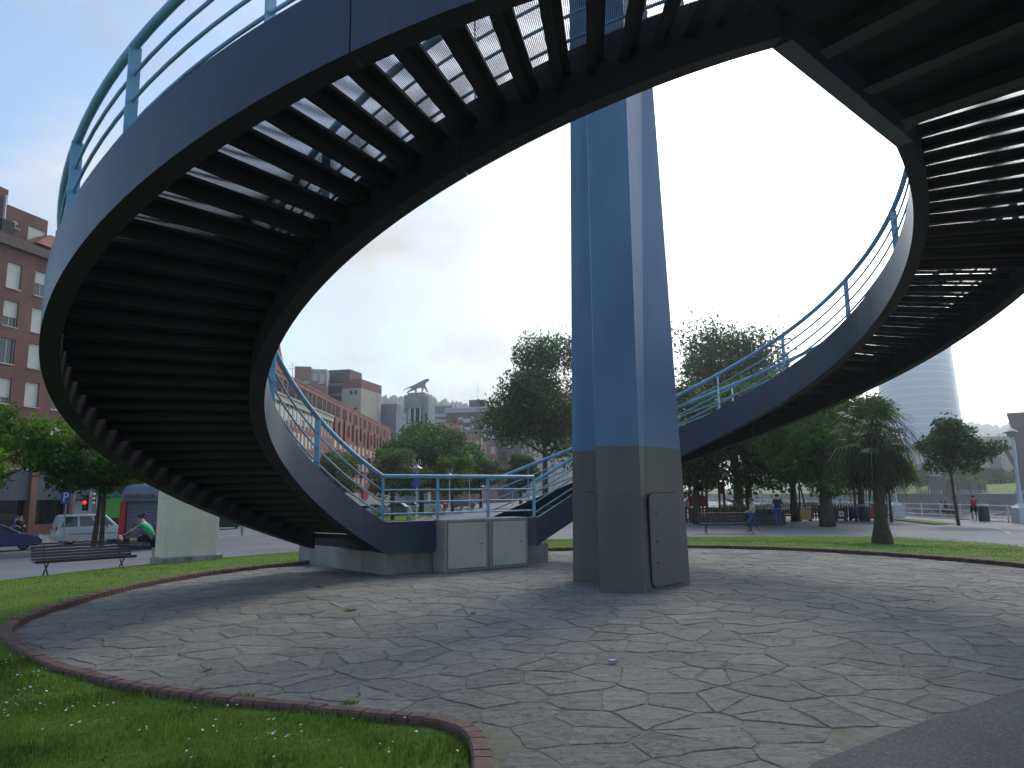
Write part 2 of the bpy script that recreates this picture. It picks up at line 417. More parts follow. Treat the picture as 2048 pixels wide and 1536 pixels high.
# footbridge deck that leaves the upper landing
bn = Vector((0.67, -0.742, 0)).normalized()
deck = thing('footbridge_deck', 'dark undersided footbridge span running off from the top of the spiral', 'footbridge', (Td.x, Td.y, 5.93))
E0, E1 = Tc.copy(), Td.copy()
F0, F1 = E0+bn*26, E1+bn*26
for a, b, inw in ((E0+bn*.03, F0, -1), (E1+bn*.03, F1, 1)):
    d = (b-a).normalized(); n = Vector((d.y, -d.x, 0))*inw*GW
    MB().loft([[p, p+n, p+n+up, p+up] for p in (a, b)]).build('edge_girder', M['stringer'], deck)
MB().prism([(p.x, p.y) for p in (E0+bn*.02, E1+bn*.02, F1, F0)], 6.31, 6.42).build('deck_plate', M['steel_dark'], deck)
bm_ = plain('beam_flange', (0.04, 0.042, 0.044), 0.7, 0.2)
for i in range(3):
    t = (i+.55)/3
    a = Ta.lerp(Tb, t)+bn*.25; b = Tc.lerp(Td, t)+bn*5.5
    mb = MB().bar(a+Vector((0, 0, .06)), b+Vector((0, 0, .06)), .2, .016)
    mb.bar(a+Vector((0, 0, .165)), b+Vector((0, 0, .165)), .016, .19)
    mb.build('floor_beam', bm_, deck)

# ================================================================ pillar
zt_ = 13.2
bot = [(1146, 1164), (1197, 1168), (1200, 1185), (1289, 1187), (1290, 1186), (1381, 1169)]
topx = [1140, 1174.5, 1173, 1253, 1254, 1308]
pb = []; pt_ = []
for (px, py), tx in zip(bot, topx):
    d = ray(px, py); g = d*(-EYE/d.z); b = Vector((g.x, g.y, 0)); u = at(tx, 200, b.y)
    v = b + (u-b)*(zt_/u.z); pb.append(b-(u-b)*(0.1/u.z)); pt_.append(v)
bk = [((2.95, 14.55), (2.45, 14.4)), ((1.5, 14.85), (1.45, 14.7))]
for b, u in bk: pb.append(Vector((*b, -.1))); pt_.append(Vector((*u, zt_)))
pil = thing('support_pillar', 'thick blue steel pillar with grey painted foot rising inside the ring', 'pillar', (2.1, 13.3, 0))
MB().loft([pb, pt_]).build('shaft', M['pillar'], pil, bevel=0.008)
C0, D0, Ct, Dt = pb[4], pb[5], pt_[4], pt_[5]
def face(s, z):
    f = (z+.1)/(zt_+.1); return C0.lerp(Ct, f).lerp(D0.lerp(Dt, f), s)
nrm = ((D0-C0).cross(Ct-C0)).normalized()
if nrm.y > 0: nrm = -nrm
rr_ = []
for (s, z, a0) in ((.78, .16, -90), (.78, 1.5, 0), (.24, 1.5, 90), (.24, .16, 180)):
    for j in range(6):
        a = R(a0+18*j); rr_.append(face(s+.1*math.cos(a), z+.1*math.sin(a)))
hm = MB().loft([[p-nrm*.01 for p in rr_], [p+nrm*.028 for p in rr_]])
pilh = M['pillar']
h = hm.build('access_hatch', pilh, pil, bevel=.01)
rim = MB().tube([p+nrm*.004 for p in rr_], .014, 6, closed=True).build('gasket', M['black'], h)
for z in (.45, .8, 1.25):
    p = face(.27, z)+nrm*.03
    MB().tube([p, p+nrm*.012], .014, 8).build('bolt', M['black'], h)
sm_ = pb[0].lerp(pt_[0], .13).lerp(pb[1].lerp(pt_[1], .13), .45); sn_ = pb[0].lerp(pt_[0], .13).lerp(pb[1].lerp(pt_[1], .13), .98)
MB().bar(sm_, sn_, .012, .012).build('weld_seam', M['black'], pil)
p = Vector(at(1238, 990, pb[2].y-.03)); MB().tube([p+Vector((0, .05, 0)), p], .035, 12).build('cable_plug', plain('rusty_plug', (.06, .045, .035), .9), pil)

# ================================================================ plinth, cabinets, wall pier
pl = thing('concrete_plinth', 'low stained concrete plinth carrying the foot landing of the stairs', 'plinth', (-1, 17.5, 0))
q = [(-2.64, 15.31), (0.83, 17.78), (-1.85, 20.6), (-5.27, 18.22)]
MB().prism(q, -.5, .445).build('plinth_block', M['concrete'], pl, bevel=.015)
qc = Vector((-1.73, 17.98, 0))
MB().prism([tuple(qc.xy+(Vector(p)-qc.xy)*k_) for p, k_ in zip(q, (.86, .86, .95, .95))], .44, .715).build('shade_infill', M['under'], pl)  # added filler closing the gap, coloured near-black to read as shaded void
cu = Vector((.8, .6, 0)).normalized(); cn = Vector((cu.y, -cu.x, 0))
def cabinet(o, w, label):
    t = thing('utility_cabinet', label, 'cabinet', o, math.atan2(cu.y, cu.x), 'utility cabinets against the plinth')
    MB().bx(0, w, 0, .5, 0, 1.1).build('housing', M['cabinet_side'], t, bevel=.035, world=False)
    MB().bx(.066, w-.066, -.004, .02, .071, 1.034).build('door_gap', M['black'], t, world=False)
    d = MB().bx(.075, w-.075, -.012, .02, .08, 1.025).build('door', M['cabinet'], t, world=False, bevel=.006)
    MB().tube([(w-.2, -.016, .57), (w-.2, 0, .57)], .018, 10).build('lock', M['black'], d, world=False)
    return t
c0 = Vector((-1.43, 15.42, 0))
cabinet(c0, 1.12, 'beige metal utility cabinet at the left end of the pair before the plinth')
cabinet(c0+cu*1.135, 1.06, 'beige metal utility cabinet on the right of the pair, nearer the blue pillar')

bl = thing('wall_pier', 'whitewashed masonry pier on a dark footing between lawn and road', 'wall pier', (-9.4, 19.95, gz(-9.4, 19.95)), math.atan2(1.1, 1.05))
MB().bx(0, 1.5, 0, .62, .18, 2.02).build('pier_wall', M['block'], bl, world=False, bevel=.03)
MB().bx(-.09, 1.62, -.07, .7, -.4, .2).build('footing', M['concrete'], bl, world=False, bevel=.02)
MB().tube([(.02+.0*i, .03, 1.9) if False else (-.03-.07*math.sin(R(i*18)), .1, 1.86+.09*math.cos(R(i*18))) for i in range(20)], .018, 6, closed=True).build('tie_ring', M['white_metal'], bl, world=False)
MB().tube([(.42, .01, 1.78), (.42, -.03, 1.78)], .035, 10).build('bolt', M['concrete'], bl, world=False)
# ================================================================ ground, plaza, lawn, river
def gmat(name, cols, sc, rough, bsc, bst, spec=0.3, cols2=None, sc2=0.15):
    m, t, out = nt(name); v = coord(t)
    r = ramp(t, cols); t.links.new(noise(t, v, sc, 8, 0.65), r.inputs[0]); c = r.outputs[0]
    if cols2:
        r2 = ramp(t, cols2); t.links.new(noise(t, v, sc2, 4, 0.5), r2.inputs[0]); c = mixc(t, 1.0, c, r2.outputs[0], 'MULTIPLY')
    p = N(t, 'ShaderNodeBsdfPrincipled', i_Roughness=rough); p.inputs['Specular IOR Level'].default_value = spec
    t.links.new(c, p.inputs['Base Color']); t.links.new(bump(t, noise(t, v, bsc, 6, 0.7), bst, 0.01), p.inputs['Normal'])
    t.links.new(p.outputs[0], out.inputs[0]); return m
var2 = [(0.3, (0.8, 0.8, 0.8)), (0.7, (1.12, 1.12, 1.12))]
G = {}
G['pave'] = gmat('park_paving', [(0.3, (0.165, 0.165, 0.166)), (0.7, (0.235, 0.235, 0.236))], 6, 0.8, 30, 0.2, cols2=var2, sc2=0.2)
G['road'] = gmat('road_asphalt', [(0.3, (0.14, 0.143, 0.15)), (0.7, (0.19, 0.193, 0.2))], 9, 0.75, 60, 0.3, cols2=var2, sc2=0.25)
G['path'] = gmat('coarse_asphalt', [(0.38, (0.07, 0.071, 0.072)), (0.6, (0.13, 0.13, 0.13)), (0.72, (0.3, 0.3, 0.3))], 50, 0.85, 110, 0.9, cols2=var2, sc2=0.8)
G['mortar'] = gmat('joint_mortar', [(0.32, (0.16, 0.155, 0.128)), (0.62, (0.25, 0.24, 0.212))], 12, 0.95, 60, 0.5,
                   cols2=[(0.45, (0.95, 0.95, 0.95)), (0.72, (0.5, 0.62, 0.35))], sc2=1.3)
G['lawn'] = gmat('lawn_turf', [(0.3, (0.07, 0.125, 0.02)), (0.7, (0.13, 0.205, 0.035))], 14, 0.9, 90, 0.8, 0.1,
                 cols2=[(0.3, (0.85, 0.85, 0.8)), (0.62, (1.2, 1.12, 1.0)), (0.8, (1.9, 1.5, 1.5))], sc2=0.45)
G['kerb'] = plain('kerb_brick', (0.145, 0.08, 0.066), 0.85, 0.3, 9.0, bmp=0.4, bsc=60, dirt=(0.11, 0.085, 0.07), dsc=2)
G['quay'] = plain('quay_masonry', (0.2, 0.19, 0.17), 0.9, 0.3, 0.5, bmp=0.3, bsc=4)
G['hill'] = plain('wooded_hill', (0.04, 0.065, 0.035), 0.95, 0.5, 0.02)
def stone_mat():
    m, t, out = nt('slate_paving'); v = coord(t); g = N(t, 'ShaderNodeNewGeometry')
    a = ramp(t, [(0, (0.255, 0.243, 0.216)), (0.5, (0.288, 0.275, 0.246)), (1, (0.325, 0.311, 0.278))]); t.links.new(g.outputs['Random Per Island'], a.inputs[0])
    n1 = noise(t, coord(t, (1, 1.8, 1)), 5.5, 9, 0.68, 0.6)
    b = ramp(t, [(0.28, (0.72, 0.72, 0.72)), (0.5, (1, 1, 1)), (0.75, (1.2, 1.19, 1.15))]); t.links.new(n1, b.inputs[0])
    c = mixc(t, 1.0, a.outputs[0], b.outputs[0], 'MULTIPLY')
    big = ramp(t, [(0.35, (0.9, 0.9, 0.9)), (0.65, (1.06, 1.06, 1.04))]); t.links.new(noise(t, v, 0.45, 4), big.inputs[0])
    c = mixc(t, 1.0, c, big.outputs[0], 'MULTIPLY')
    fl = ramp(t, [(.36, .42), (.45, 1)]); t.links.new(noise(t, coord(t, (1, 1.6, 1)), 13, 6, .72, .4), fl.inputs[0]); c = mixc(t, .8, c, mixc(t, 1.0, c, fl.outputs[0], 'MULTIPLY'))
    # thin splits in the slate
    cr = ramp(t, [(0.47, 1), (0.497, 0.45), (0.52, 1)]); t.links.new(noise(t, coord(t, (1, 2.6, 1), rot=(0, 0, 0.2)), 2.1, 7, 0.7, 0.8), cr.inputs[0])
    msk = ramp(t, [(0.5, 0), (0.6, 1)]); t.links.new(noise(t, v, 1.1, 2), msk.inputs[0])
    c = mixc(t, msk.outputs[0], c, mixc(t, 1.0, c, cr.outputs[0], 'MULTIPLY'))
    p = N(t, 'ShaderNodeBsdfPrincipled', i_Roughness=0.88); p.inputs['Specular IOR Level'].default_value = 0.2
    t.links.new(c, p.inputs['Base Color'])
    h = N(t, 'ShaderNodeMath', operation='MULTIPLY_ADD'); t.links.new(noise(t, coord(t, (1, 2.2, 1)), 9, 9, 0.75, 0.5), h.inputs[0]); h.inputs[1].default_value = 0.6
    t.links.new(n1, h.inputs[2]); t.links.new(bump(t, h.outputs[0], 1.0, 0.05), p.inputs['Normal'])
    t.links.new(p.outputs[0], out.inputs[0]); return m
G['stone'] = stone_mat()
def water_mat():
    m, t, out = nt('river_water'); p = N(t, 'ShaderNodeBsdfPrincipled', i_Roughness=0.12); p.inputs['Base Color'].default_value = (0.03, 0.04, 0.045, 1)
    t.links.new(bump(t, noise(t, coord(t, (1, 1, 1)), 0.7, 4), 0.35, 0.4), p.inputs['Normal'])
    t.links.new(p.outputs[0], out.inputs[0]); return m
G['water'] = water_mat()

def grid_mesh(name, P, mat, smooth=True):   # P[i][j] points
    a, b = len(P), len(P[0]); vs = [tuple(p) for row in P for p in row]
    fs = [(i*b+j, i*b+j+1, (i+1)*b+j+1, (i+1)*b+j) for i in range(a-1) for j in range(b-1)]
    me = bpy.data.meshes.new(name); me.from_pydata(vs, [], fs); me.update(); me.materials.append(mat)
    if smooth: me.polygons.foreach_set('use_smooth', [True]*len(fs))
    o = bpy.data.objects.new(name, me); COL.objects.link(o); return o
RX0, RX1 = 33.6, 113.0       # river banks
xs = list(np.linspace(-2200, -400, 6))+list(np.linspace(-300, -60, 9))+list(np.linspace(-50, -22, 15))+list(np.linspace(-20, 33, 54))+[RX0-.02, RX0, RX1, RX1+.02, 116, 120, 130, 150, 180, 230, 300, 420, 700, 1200, 2200]
ys = list(np.linspace(-300, -20, 8))+list(np.linspace(-14, 44, 59))+list(np.linspace(47, 120, 20))+[140, 170, 210, 270, 350, 480, 700, 1000, 1500, 2000]
rows = []
for x in xs:
    if RX0-.001 <= x <= RX1+.001: rows.append([(x, y, -7.0) for y in ys])
    elif x > RX1: rows.append([(x, y, -0.35) for y in ys])
    else: rows.append([(x, y, float(gz(x, y))-0.035) for y in ys])
tag(grid_mesh('ground', rows, G['pave'], False), kind='structure')
tag(grid_mesh('river', [[(x, y, -3.4) for y in (-300, 100, 2000)] for x in (RX0-.5, 70, RX1+.5)], G['water']), kind='structure')
q = MB().bx(RX0-.5, RX0+.05, -200, 2000, -7, float(gz(33, 60))-.0)
tag(q.build('quay_wall', G['quay']), 'long low stone wall of the near river bank below the white railing', 'quay wall')
q = MB().bx(RX1-.1, RX1+.9, -200, 2000, -7, 0.15); q.bx(RX1-.25, RX1+1.0, -200, 2000, .15, .4)
tag(q.build('quay_wall', G['quay']), 'dark stone embankment wall on the far side of the river', 'quay wall')

def smooth_path(P, step):
    P = [np.array(p, float) for p in P]; out = []
    for i in range(len(P)-1):
        p0 = P[max(i-1, 0)]; p1 = P[i]; p2 = P[i+1]; p3 = P[min(i+2, len(P)-1)]
        n = max(1, int(np.linalg.norm(p2-p1)/0.05))
        for j in range(n):
            u = j/n; out.append(.5*(2*p1+(p2-p0)*u+(2*p0-5*p1+4*p2-p3)*u*u+(3*p1-p0-3*p2+p3)*u**3))
    out.append(P[-1]); out = np.array(out)
    d = np.r_[0, np.cumsum(np.hypot(*np.diff(out, axis=0).T))]; n = max(2, int(d[-1]/step))
    s = np.linspace(0, d[-1], n+1); return np.c_[np.interp(s, d, out[:, 0]), np.interp(s, d, out[:, 1])]
KERB = [(-.1, 2.2), (-.1, 3.4), (-.12, 4.3), (-.17, 4.85), (-.27, 5.15), (-.5, 5.4), (-.9, 5.52), (-1.8, 5.86), (-2.42, 6.08), (-3.27, 6.49), (-4.24, 7.17), (-5.09, 7.96), (-5.77, 8.7),
        (-6.15, 9.25), (-6.38, 9.75), (-6.6, 10.6), (-6.74, 11.7), (-6.8, 13.3), (-6.47, 15.2), (-5.84, 16.6), (-4.97, 17.7), (-3.9, 18.9), (-2.6, 20.0), (-.8, 20.75), (1, 21.1), (3, 21.5), (5.0, 21.6), (6.8, 20.85), (8.6, 19.25), (9.85, 17.1), (10.5, 15.3), (10.8, 13.2), (10.8, 11.3), (10.4, 9.5)]
kp = smooth_path(KERB, 0.118)
PLAZA = [tuple(p) for p in kp[::3]]+[(9, 8.5), (6.5, 7.3), (4.08, 6.14), (3.46, 5.71), (3.01, 5.46), (2.66, 5.2), (2.12, 4.83), (1.78, 4.58), (1, 3.7), (.5, 2.8), (.3, 2.0)]
def inside(poly, x, y):
    c = False; j = len(poly)-1
    for i in range(len(poly)):
        xi, yi = poly[i]; xj, yj = poly[j]
        if (yi > y) != (yj > y) and x < (xj-xi)*(y-yi)/(yj-yi)+xi: c = not c
        j = i
    return c
# crazy paving: every slab its own polygon, lying in one sheet of mortar
m_ = MB(); m_.add([(x, y, -.0065) for x, y in PLAZA], [tuple(range(len(PLAZA)))])
tag(m_.build('plaza_bed', G['mortar']), kind='structure')
seeds = []
SP = 0.41
for i in range(-19, 30):
    for j in range(2, 66):
        x = (i*SP+(j % 2)*SP/2)*1.3+rng.uniform(-.36, .36); y = j*SP*.9+rng.uniform(-.25, .25)
        if -8 < x < 12 and 1 < y < 23: seeds.append((x, y))
seeds = np.array(seeds); slabs = MB()
for i, (sx, sy) in enumerate(seeds):
    if not (inside(PLAZA, sx, sy) and (sx < 2.1 or sy > 9 or inside(PLAZA, sx+.1, sy-.14))): continue
    if rng.random() < .0: continue
    d = seeds-seeds[i]; o = np.argsort((d**2).sum(1))[1:20]
    poly = [np.array(p) for p in ((sx-1.2, sy-1.2), (sx+1.2, sy-1.2), (sx+1.2, sy+1.2), (sx-1.2, sy+1.2))]
    for k in o:
        mid = (seeds[i]+seeds[k])/2; nn = d[k]; new = []
        for a in range(len(poly)):
            p, q2 = poly[a], poly[(a+1) % len(poly)]; fp, fq = (p-mid)@nn, (q2-mid)@nn
            if fp <= 0: new.append(p)
            if fp*fq < 0: new.append(p+(q2-p)*fp/(fp-fq))
        poly = new
        if len(poly) < 3: break
    if len(poly) < 3: continue
    c = sum(poly)/len(poly); near = math.hypot(sx, sy) < 9
    gap = rng.uniform(.003, .016); pts = []
    for a in range(len(poly)):
        p, q2 = poly[a], poly[(a+1) % len(poly)]; L = np.linalg.norm(q2-p); n = max(1, int(L/(.09 if near else .16)))
        for b in range(n):
            v = p+(q2-p)*b/n; r = c-v; l = np.linalg.norm(r)
            pts.append(v+r/max(l, .01)*(gap*1.25+rng.uniform(-.006, .012))+ (rng.uniform(-.012, .012, 2) if b else 0))
    h = rng.uniform(-.002, .005); tx, ty = rng.uniform(-.008, .008, 2)
    def zz(p): return h+(p[0]-c[0])*tx+(p[1]-c[1])*ty
    ch = .006; n = len(pts)
    top = [(*(p+(c-p)*ch/max(np.linalg.norm(c-p), .02)), zz(p)) for p in pts]
    mid_ = [(p[0], p[1], zz(p)-.005) for p in pts]; low = [(p[0], p[1], -.03) for p in pts]
    slabs.add(top+mid_+low, [tuple(range(n))]+[(i2, n+i2, n+(i2+1) % n, (i2+1) % n) for i2 in range(n)]+[(n+i2, 2*n+i2, 2*n+(i2+1) % n, n+(i2+1) % n) for i2 in range(n)])
tag(slabs.build('plaza_paving', G['stone']), kind='structure')
# brick kerb
kb = MB()
for i in range(len(kp)-1):
    a, b = Vector(kp[i]), Vector(kp[i+1]); d = (b-a); L = d.length; d.normalize(); n = Vector((-d.y, d.x))
    c = (a+b)/2+n*.06; z0 = float(gz(c.x, c.y))*.5; hz = z0+.095+random.uniform(-.005, .005)
    l = (L-.012)/2; prof = [(-.065, -.08), (-.065, hz-.02), (-.05, hz-.004), (.05, hz), (.065, hz-.018), (.065, -.08)]
    skew = random.uniform(-.03, .03)
    ring = [[(c.x+d.x*s*l*(1+.0)+n.x*u+d.x*u*skew, c.y+d.y*s*l+n.y*u+d.y*u*skew, z) for u, z in prof] for s in (-1, 1)]
    kb.loft(ring)
    kb.bar(Vector((*(a+n*.06), hz-.045)), Vector((*(b+n*.06), hz-.045)), .1, .06, m=1)
tag(kb.build('kerb', [G['kerb'], G['mortar']]), kind='structure')
# lawn ring
OUT = [(.0, .2), (-1.5, -2.5), (-6, -3), (-12, 0), (-14.5, 6), (-14.2, 13), (-13.3, 18.5), (-12.6, 20.6), (-11.3, 22.8), (-9.8, 24.4), (-7.2, 24.9), (-4, 26.5), (-1, 29), (1.6, 30.9), (8, 33.2), (13, 33.2), (16.6, 32.3), (18.0, 30), (18.5, 26.6), (18.7, 22), (18.3, 16), (17, 10), (14, 7.2)]
op = smooth_path(OUT, .3)
def polar(path):
    d = path-np.array(PC); a = np.degrees(np.arctan2(d[:, 1], d[:, 0])); a = np.where(a < -60, a+360, a); o = np.argsort(a); return a[o], np.hypot(d[:, 0], d[:, 1])[o]
ka, kr = polar(kp); oa, orr = polar(op)
A = np.linspace(max(ka.min(), oa.min())+.2, min(ka.max(), oa.max())-.1, 620)
def lawn_z(x, y): return gz(x, y)+.045+.012*np.sin(x*1.7+y)*np.cos(y*1.3-x*.6)
rows = []
for a in A:
    r0 = np.interp(a, ka, kr)+.115; r1 = np.interp(a, oa, orr); c_, s_ = math.cos(R(a)), math.sin(R(a)); row = []
    for f in list(np.linspace(0, 1, 26)**1.4):
        x = PC[0]+(r0+(r1-r0)*f)*c_; y = PC[1]+(r0+(r1-r0)*f)*s_; row.append((x, y, float(lawn_z(x, y)) - (.10 if f > .999 else 0)))
    rows.append(row)
tag(grid_mesh('lawn', rows, G['lawn']), kind='structure')
def on_lawn(x, y):
    d = np.degrees(np.arctan2(y-PC[1], x-PC[0])); d = np.where(d < -60, d+360, d); r = np.hypot(x-PC[0], y-PC[1])
    return (d > A[0]) & (d < A[-1]) & (r > np.interp(d, ka, kr)+.12) & (r < np.interp(d, oa, orr)-.05)
blade = leafmat('grass_blade', (0.065, 0.135, 0.02), (0.13, 0.23, 0.04), 0.35, 1.2)
def blades(n, xr, yr, h0, h1, w, name, dmin=0, dmax=99):
    x = rng.uniform(*xr, n); y = rng.uniform(*yr, n); dd = np.hypot(x, y); k = on_lawn(x, y) & (dd > dmin) & (dd < dmax)
    clump = (np.sin(x*5.1+np.sin(y*3.7)*2)+np.cos(y*6.3-x*2.1))*.25+.9
    x, y, cl = x[k], y[k], clump[k]; n = len(x); z = lawn_z(x, y)-.004
    h = rng.uniform(h0, h1, n)*cl; a = rng.uniform(0, 6.28, n); l = rng.uniform(.1, .9, n)*h
    ww = rng.uniform(.6, 1.3, n)*w
    px, py = np.cos(a)*ww, np.sin(a)*ww; lx, ly = np.cos(a+1.57+rng.uniform(-.6, .6, n))*l, np.sin(a+1.57)*l
    V = np.stack([np.stack([x-px, y-py, z], 1), np.stack([x+px, y+py, z], 1), np.stack([x+lx*.4+px*.6, y+ly*.4+py*.6, z+h*.6], 1), np.stack([x+lx*.4-px*.6, y+ly*.4-py*.6, z+h*.6], 1), np.stack([x+lx, y+ly, z+h], 1)], 1).reshape(-1, 3)
    b = np.arange(n)[:, None]*5
    quads = np.concatenate([b+0, b+1, b+2, b+3], 1); tris = np.concatenate([b+3, b+2, b+4], 1)
    me = bpy.data.meshes.new(name); me.vertices.add(len(V)); me.vertices.foreach_set('co', V.ravel())
    li = np.concatenate([quads.ravel(), tris.ravel()]); me.loops.add(len(li)); me.loops.foreach_set('vertex_index', li)
    ls = np.concatenate([np.arange(n)*4, n*4+np.arange(n)*3]); me.polygons.add(2*n); me.polygons.foreach_set('loop_start', ls)
    me.update(calc_edges=True); me.materials.append(blade)
    o = bpy.data.objects.new(name, me); COL.objects.link(o); return tag(o, kind='stuff')
g1 = blades(150000, (-7.5, .2), (2.2, 9.5), .025, .06, .0032, 'grass', 0, 9.5)
tag(g1, 'short mown grass in front of the curved brick kerb', 'grass')
g2 = blades(170000, (-15, 19), (9, 34), .018, .04, .006, 'grass', 9.5, 60)
tag(g2, 'sunlit grass strip behind the paved circle', 'grass')
# daisies
dz = MB()
k = 0
while k < 560:
    cx0, cy0 = rng.uniform(-7.5, 0), rng.uniform(2.5, 10.5)
    for _ in range(rng.integers(1, 7)):
        x, y = cx0+rng.normal()*.16, cy0+rng.normal()*.16
        if not on_lawn(np.array([x]), np.array([y]))[0]: continue
        z = float(lawn_z(x, y))+rng.uniform(.035, .06); r = rng.uniform(.007, .011); tx = rng.uniform(-.5, .5, 2)
        ring = [(x+r*math.cos(j*.785), y+r*math.sin(j*.785), z+r*(tx[0]*math.cos(j*.785)+tx[1]*math.sin(j*.785))) for j in range(8)]
        dz.add(ring+[(x, y, z+.004)], [(j, (j+1) % 8, 8) for j in range(8)]); k += 1
tag(dz.build('daisies', plain('daisy_petal', (.75, .75, .72), .7, .05)), 'white daisies dotted over the near lawn', 'daisies', kind='stuff')

# asphalt path in front of the slabs, road on the left
m_ = MB(); pa = [(.3, 2.0), (.5, 2.8), (1, 3.7), (1.78, 4.58), (2.66, 5.2), (4.08, 6.14), (6.5, 7.3), (9, 8.5), (10.4, 9.5), (14, 7.2), (22, 4), (22, -8), (-1, -8), (-.1, 1.5)]
pa = [(x-.0, y+.06 if 2 < i < 9 else y) for i, (x, y) in enumerate(pa)]
m_.add([(x, y, .011) for x, y in pa], [tuple(range(len(pa)))])
tag(m_.build('path', G['path']), kind='structure')
def strip(name, A_, B_, mat, dz, nu=40, nv=14):
    A2, B2 = smooth_path(A_, .4), smooth_path(B_, .4)
    def rs(P): t = np.linspace(0, len(P)-1, nu); return np.c_[np.interp(t, np.arange(len(P)), P[:, 0]), np.interp(t, np.arange(len(P)), P[:, 1])]
    A2, B2 = rs(A2), rs(B2)
    return tag(grid_mesh(name, [[(*(A2[i]+(B2[i]-A2[i])*f), float(gz(*(A2[i]+(B2[i]-A2[i])*f)))+dz) for f in np.linspace(0, 1, nv)] for i in range(nu)], mat), kind='structure')
strip('road', [(-12, -10), (-14, 6), (-12.5, 20), (-9.5, 24.4), (-4, 26.5), (-1, 40)], [(-34, -10), (-30, 6), (-26.5, 30), (-22.0, 42), (-16, 56), (-13, 70)], G['road'], -.02)
white = plain('worn_road_paint', (.42, .42, .42), .8, .25, 3)
strip('road_line', [(-26.5, 30), (-22.0, 42), (-16, 56)], [(-26.35, 29.9), (-21.85, 41.9), (-15.85, 55.9)], white, -.012, 30, 2)
strip('lane', [(-31.5, 20), (-29.5, 40), (-25, 62), (-14, 100)], [(-36, 20), (-34, 40), (-30.5, 62), (-22, 100)], G['road'], -.02)
strip('bay_line', [(-31.6, 20), (-29.6, 40), (-25.1, 62)], [(-31.45, 20), (-29.45, 40), (-24.95, 62)], white, -.012, 30, 2)
strip('path_line', [(24, 36), (27, 42), (29, 52)], [(24.12, 35.95), (27.12, 41.95), (29.12, 52)], white, -.025, 20, 2)
strip('path_line', [(20.5, 26), (24, 33), (28, 41)], [(20.6, 25.95), (24.1, 32.95), (28.1, 41)], white, -.025, 20, 2)
strip('lawn', [(-8.5, 56), (-9.5, 75), (-10, 110)], [(-17.5, 58), (-18.5, 80), (-19, 115)], G['lawn'], .02, 30, 8)
strip('lawn', [(26.2, 46), (28, 56), (29.5, 70)], [(27.8, 46.5), (29.6, 56), (31, 70)], G['lawn'], .02, 24, 6)

# weeds in the joints, litter
weed = None
for i, (px, py) in enumerate([(1645/2048*600, 1150+845/1318*386), (1418/2048*600, 1150+655/1318*386), (640, 1176), (700, 1222), (945, 1228), (700, 1409)]):
    d = ray(px, py); g = d*(-EYE/d.z)
    if weed is None:
        mb = MB()
        for j in range(46):
            a = random.uniform(0, 6.28); r = random.uniform(0, .05); l = random.uniform(.02, .055); h = random.uniform(.015, .05); b = a+random.uniform(-1, 1)
            x, y = r*math.cos(a), r*math.sin(a)*.5
            mb.add([(x-.004, y, 0), (x+.004, y+.002, 0), (x+l*math.cos(b), y+l*math.sin(b), h)], [(0, 1, 2)])
        weed = mb.build('weed', blade, fix=False)
        w = weed
    else: w = weed.copy(); COL.objects.link(w)
    w.location = (g.x, g.y, .0); w.rotation_euler.z = i*1.3; s = [1.2, .8, 1.0, 1.3, .9, .8][i]; w.scale = (s*1.5, s, s)
    tag(w, 'small green weed tuft rooted in a joint of the slate paving', 'weed', 'weeds in the paving joints')
d = ray(1226, 1327); g = d*(-EYE/d.z)
lt = thing('litter', 'small crushed white and blue carton lying on the paving', 'litter', (g.x, g.y, .008), .4)
MB().loft([[(-.035, -.022, 0), (.035, -.02, 0), (.032, .02, .0), (-.033, .024, 0)], [(-.03, -.02, .03), (.034, -.012, .036), (.028, .022, .026), (-.036, .018, .032)]]).build('carton', plain('white_carton', (.6, .6, .66), .6, .1), lt, world=False)
MB().loft([[(-.0365, -.0235, .008), (.037, -.0215, .008), (.0335, .0215, .008), (-.036, .0255, .008)], [(-.035, -.023, .016), (.0372, -.0205, .018), (.033, .022, .015), (-.037, .0245, .016)]]).build('band', M['blue_paint'], lt, world=False)

# hills
def hill(name, ridge, Y, depth, seed):
    rg = random.Random(seed); pts = []
    for i in range(len(ridge)-1):
        n = int(abs(ridge[i+1][0]-ridge[i][0])/4)
        for j in range(n):
            f = j/n; pts.append((ridge[i][0]+(ridge[i+1][0]-ridge[i][0])*f, ridge[i][1]+(ridge[i+1][1]-ridge[i][1])*f+rg.uniform(-2.2, 1.2)))
    rows = []
    for px, py in pts:
        t = at(px, py, Y); row = []
        for f in (0, .25, .5, .8, .93, 1, 1.3):
            z = -2+(t.z+2)*(math.sin(min(f, 1)*math.pi/2) if f <= 1 else .5); row.append((t.x*(.6+.4*f), Y-depth*(1-f), z+(rg.uniform(-1, 1)*5 if .2 < f < .95 else 0)))
        rows.append(row)
    tag(grid_mesh(name, rows, G['hill'], False), kind='structure')
hill('hills', [(200, 840), (480, 800), (640, 806), (700, 812), (760, 800), (800, 806), (850, 800), (905, 811), (960, 826), (1080, 846), (1240, 870)], 1000, 400, 1)
hill('hills', [(1500, 900), (1700, 870), (1860, 846), (1920, 849), (1960, 852), (2000, 857), (2048, 846), (2150, 830), (2300, 850)], 1400, 500, 2)
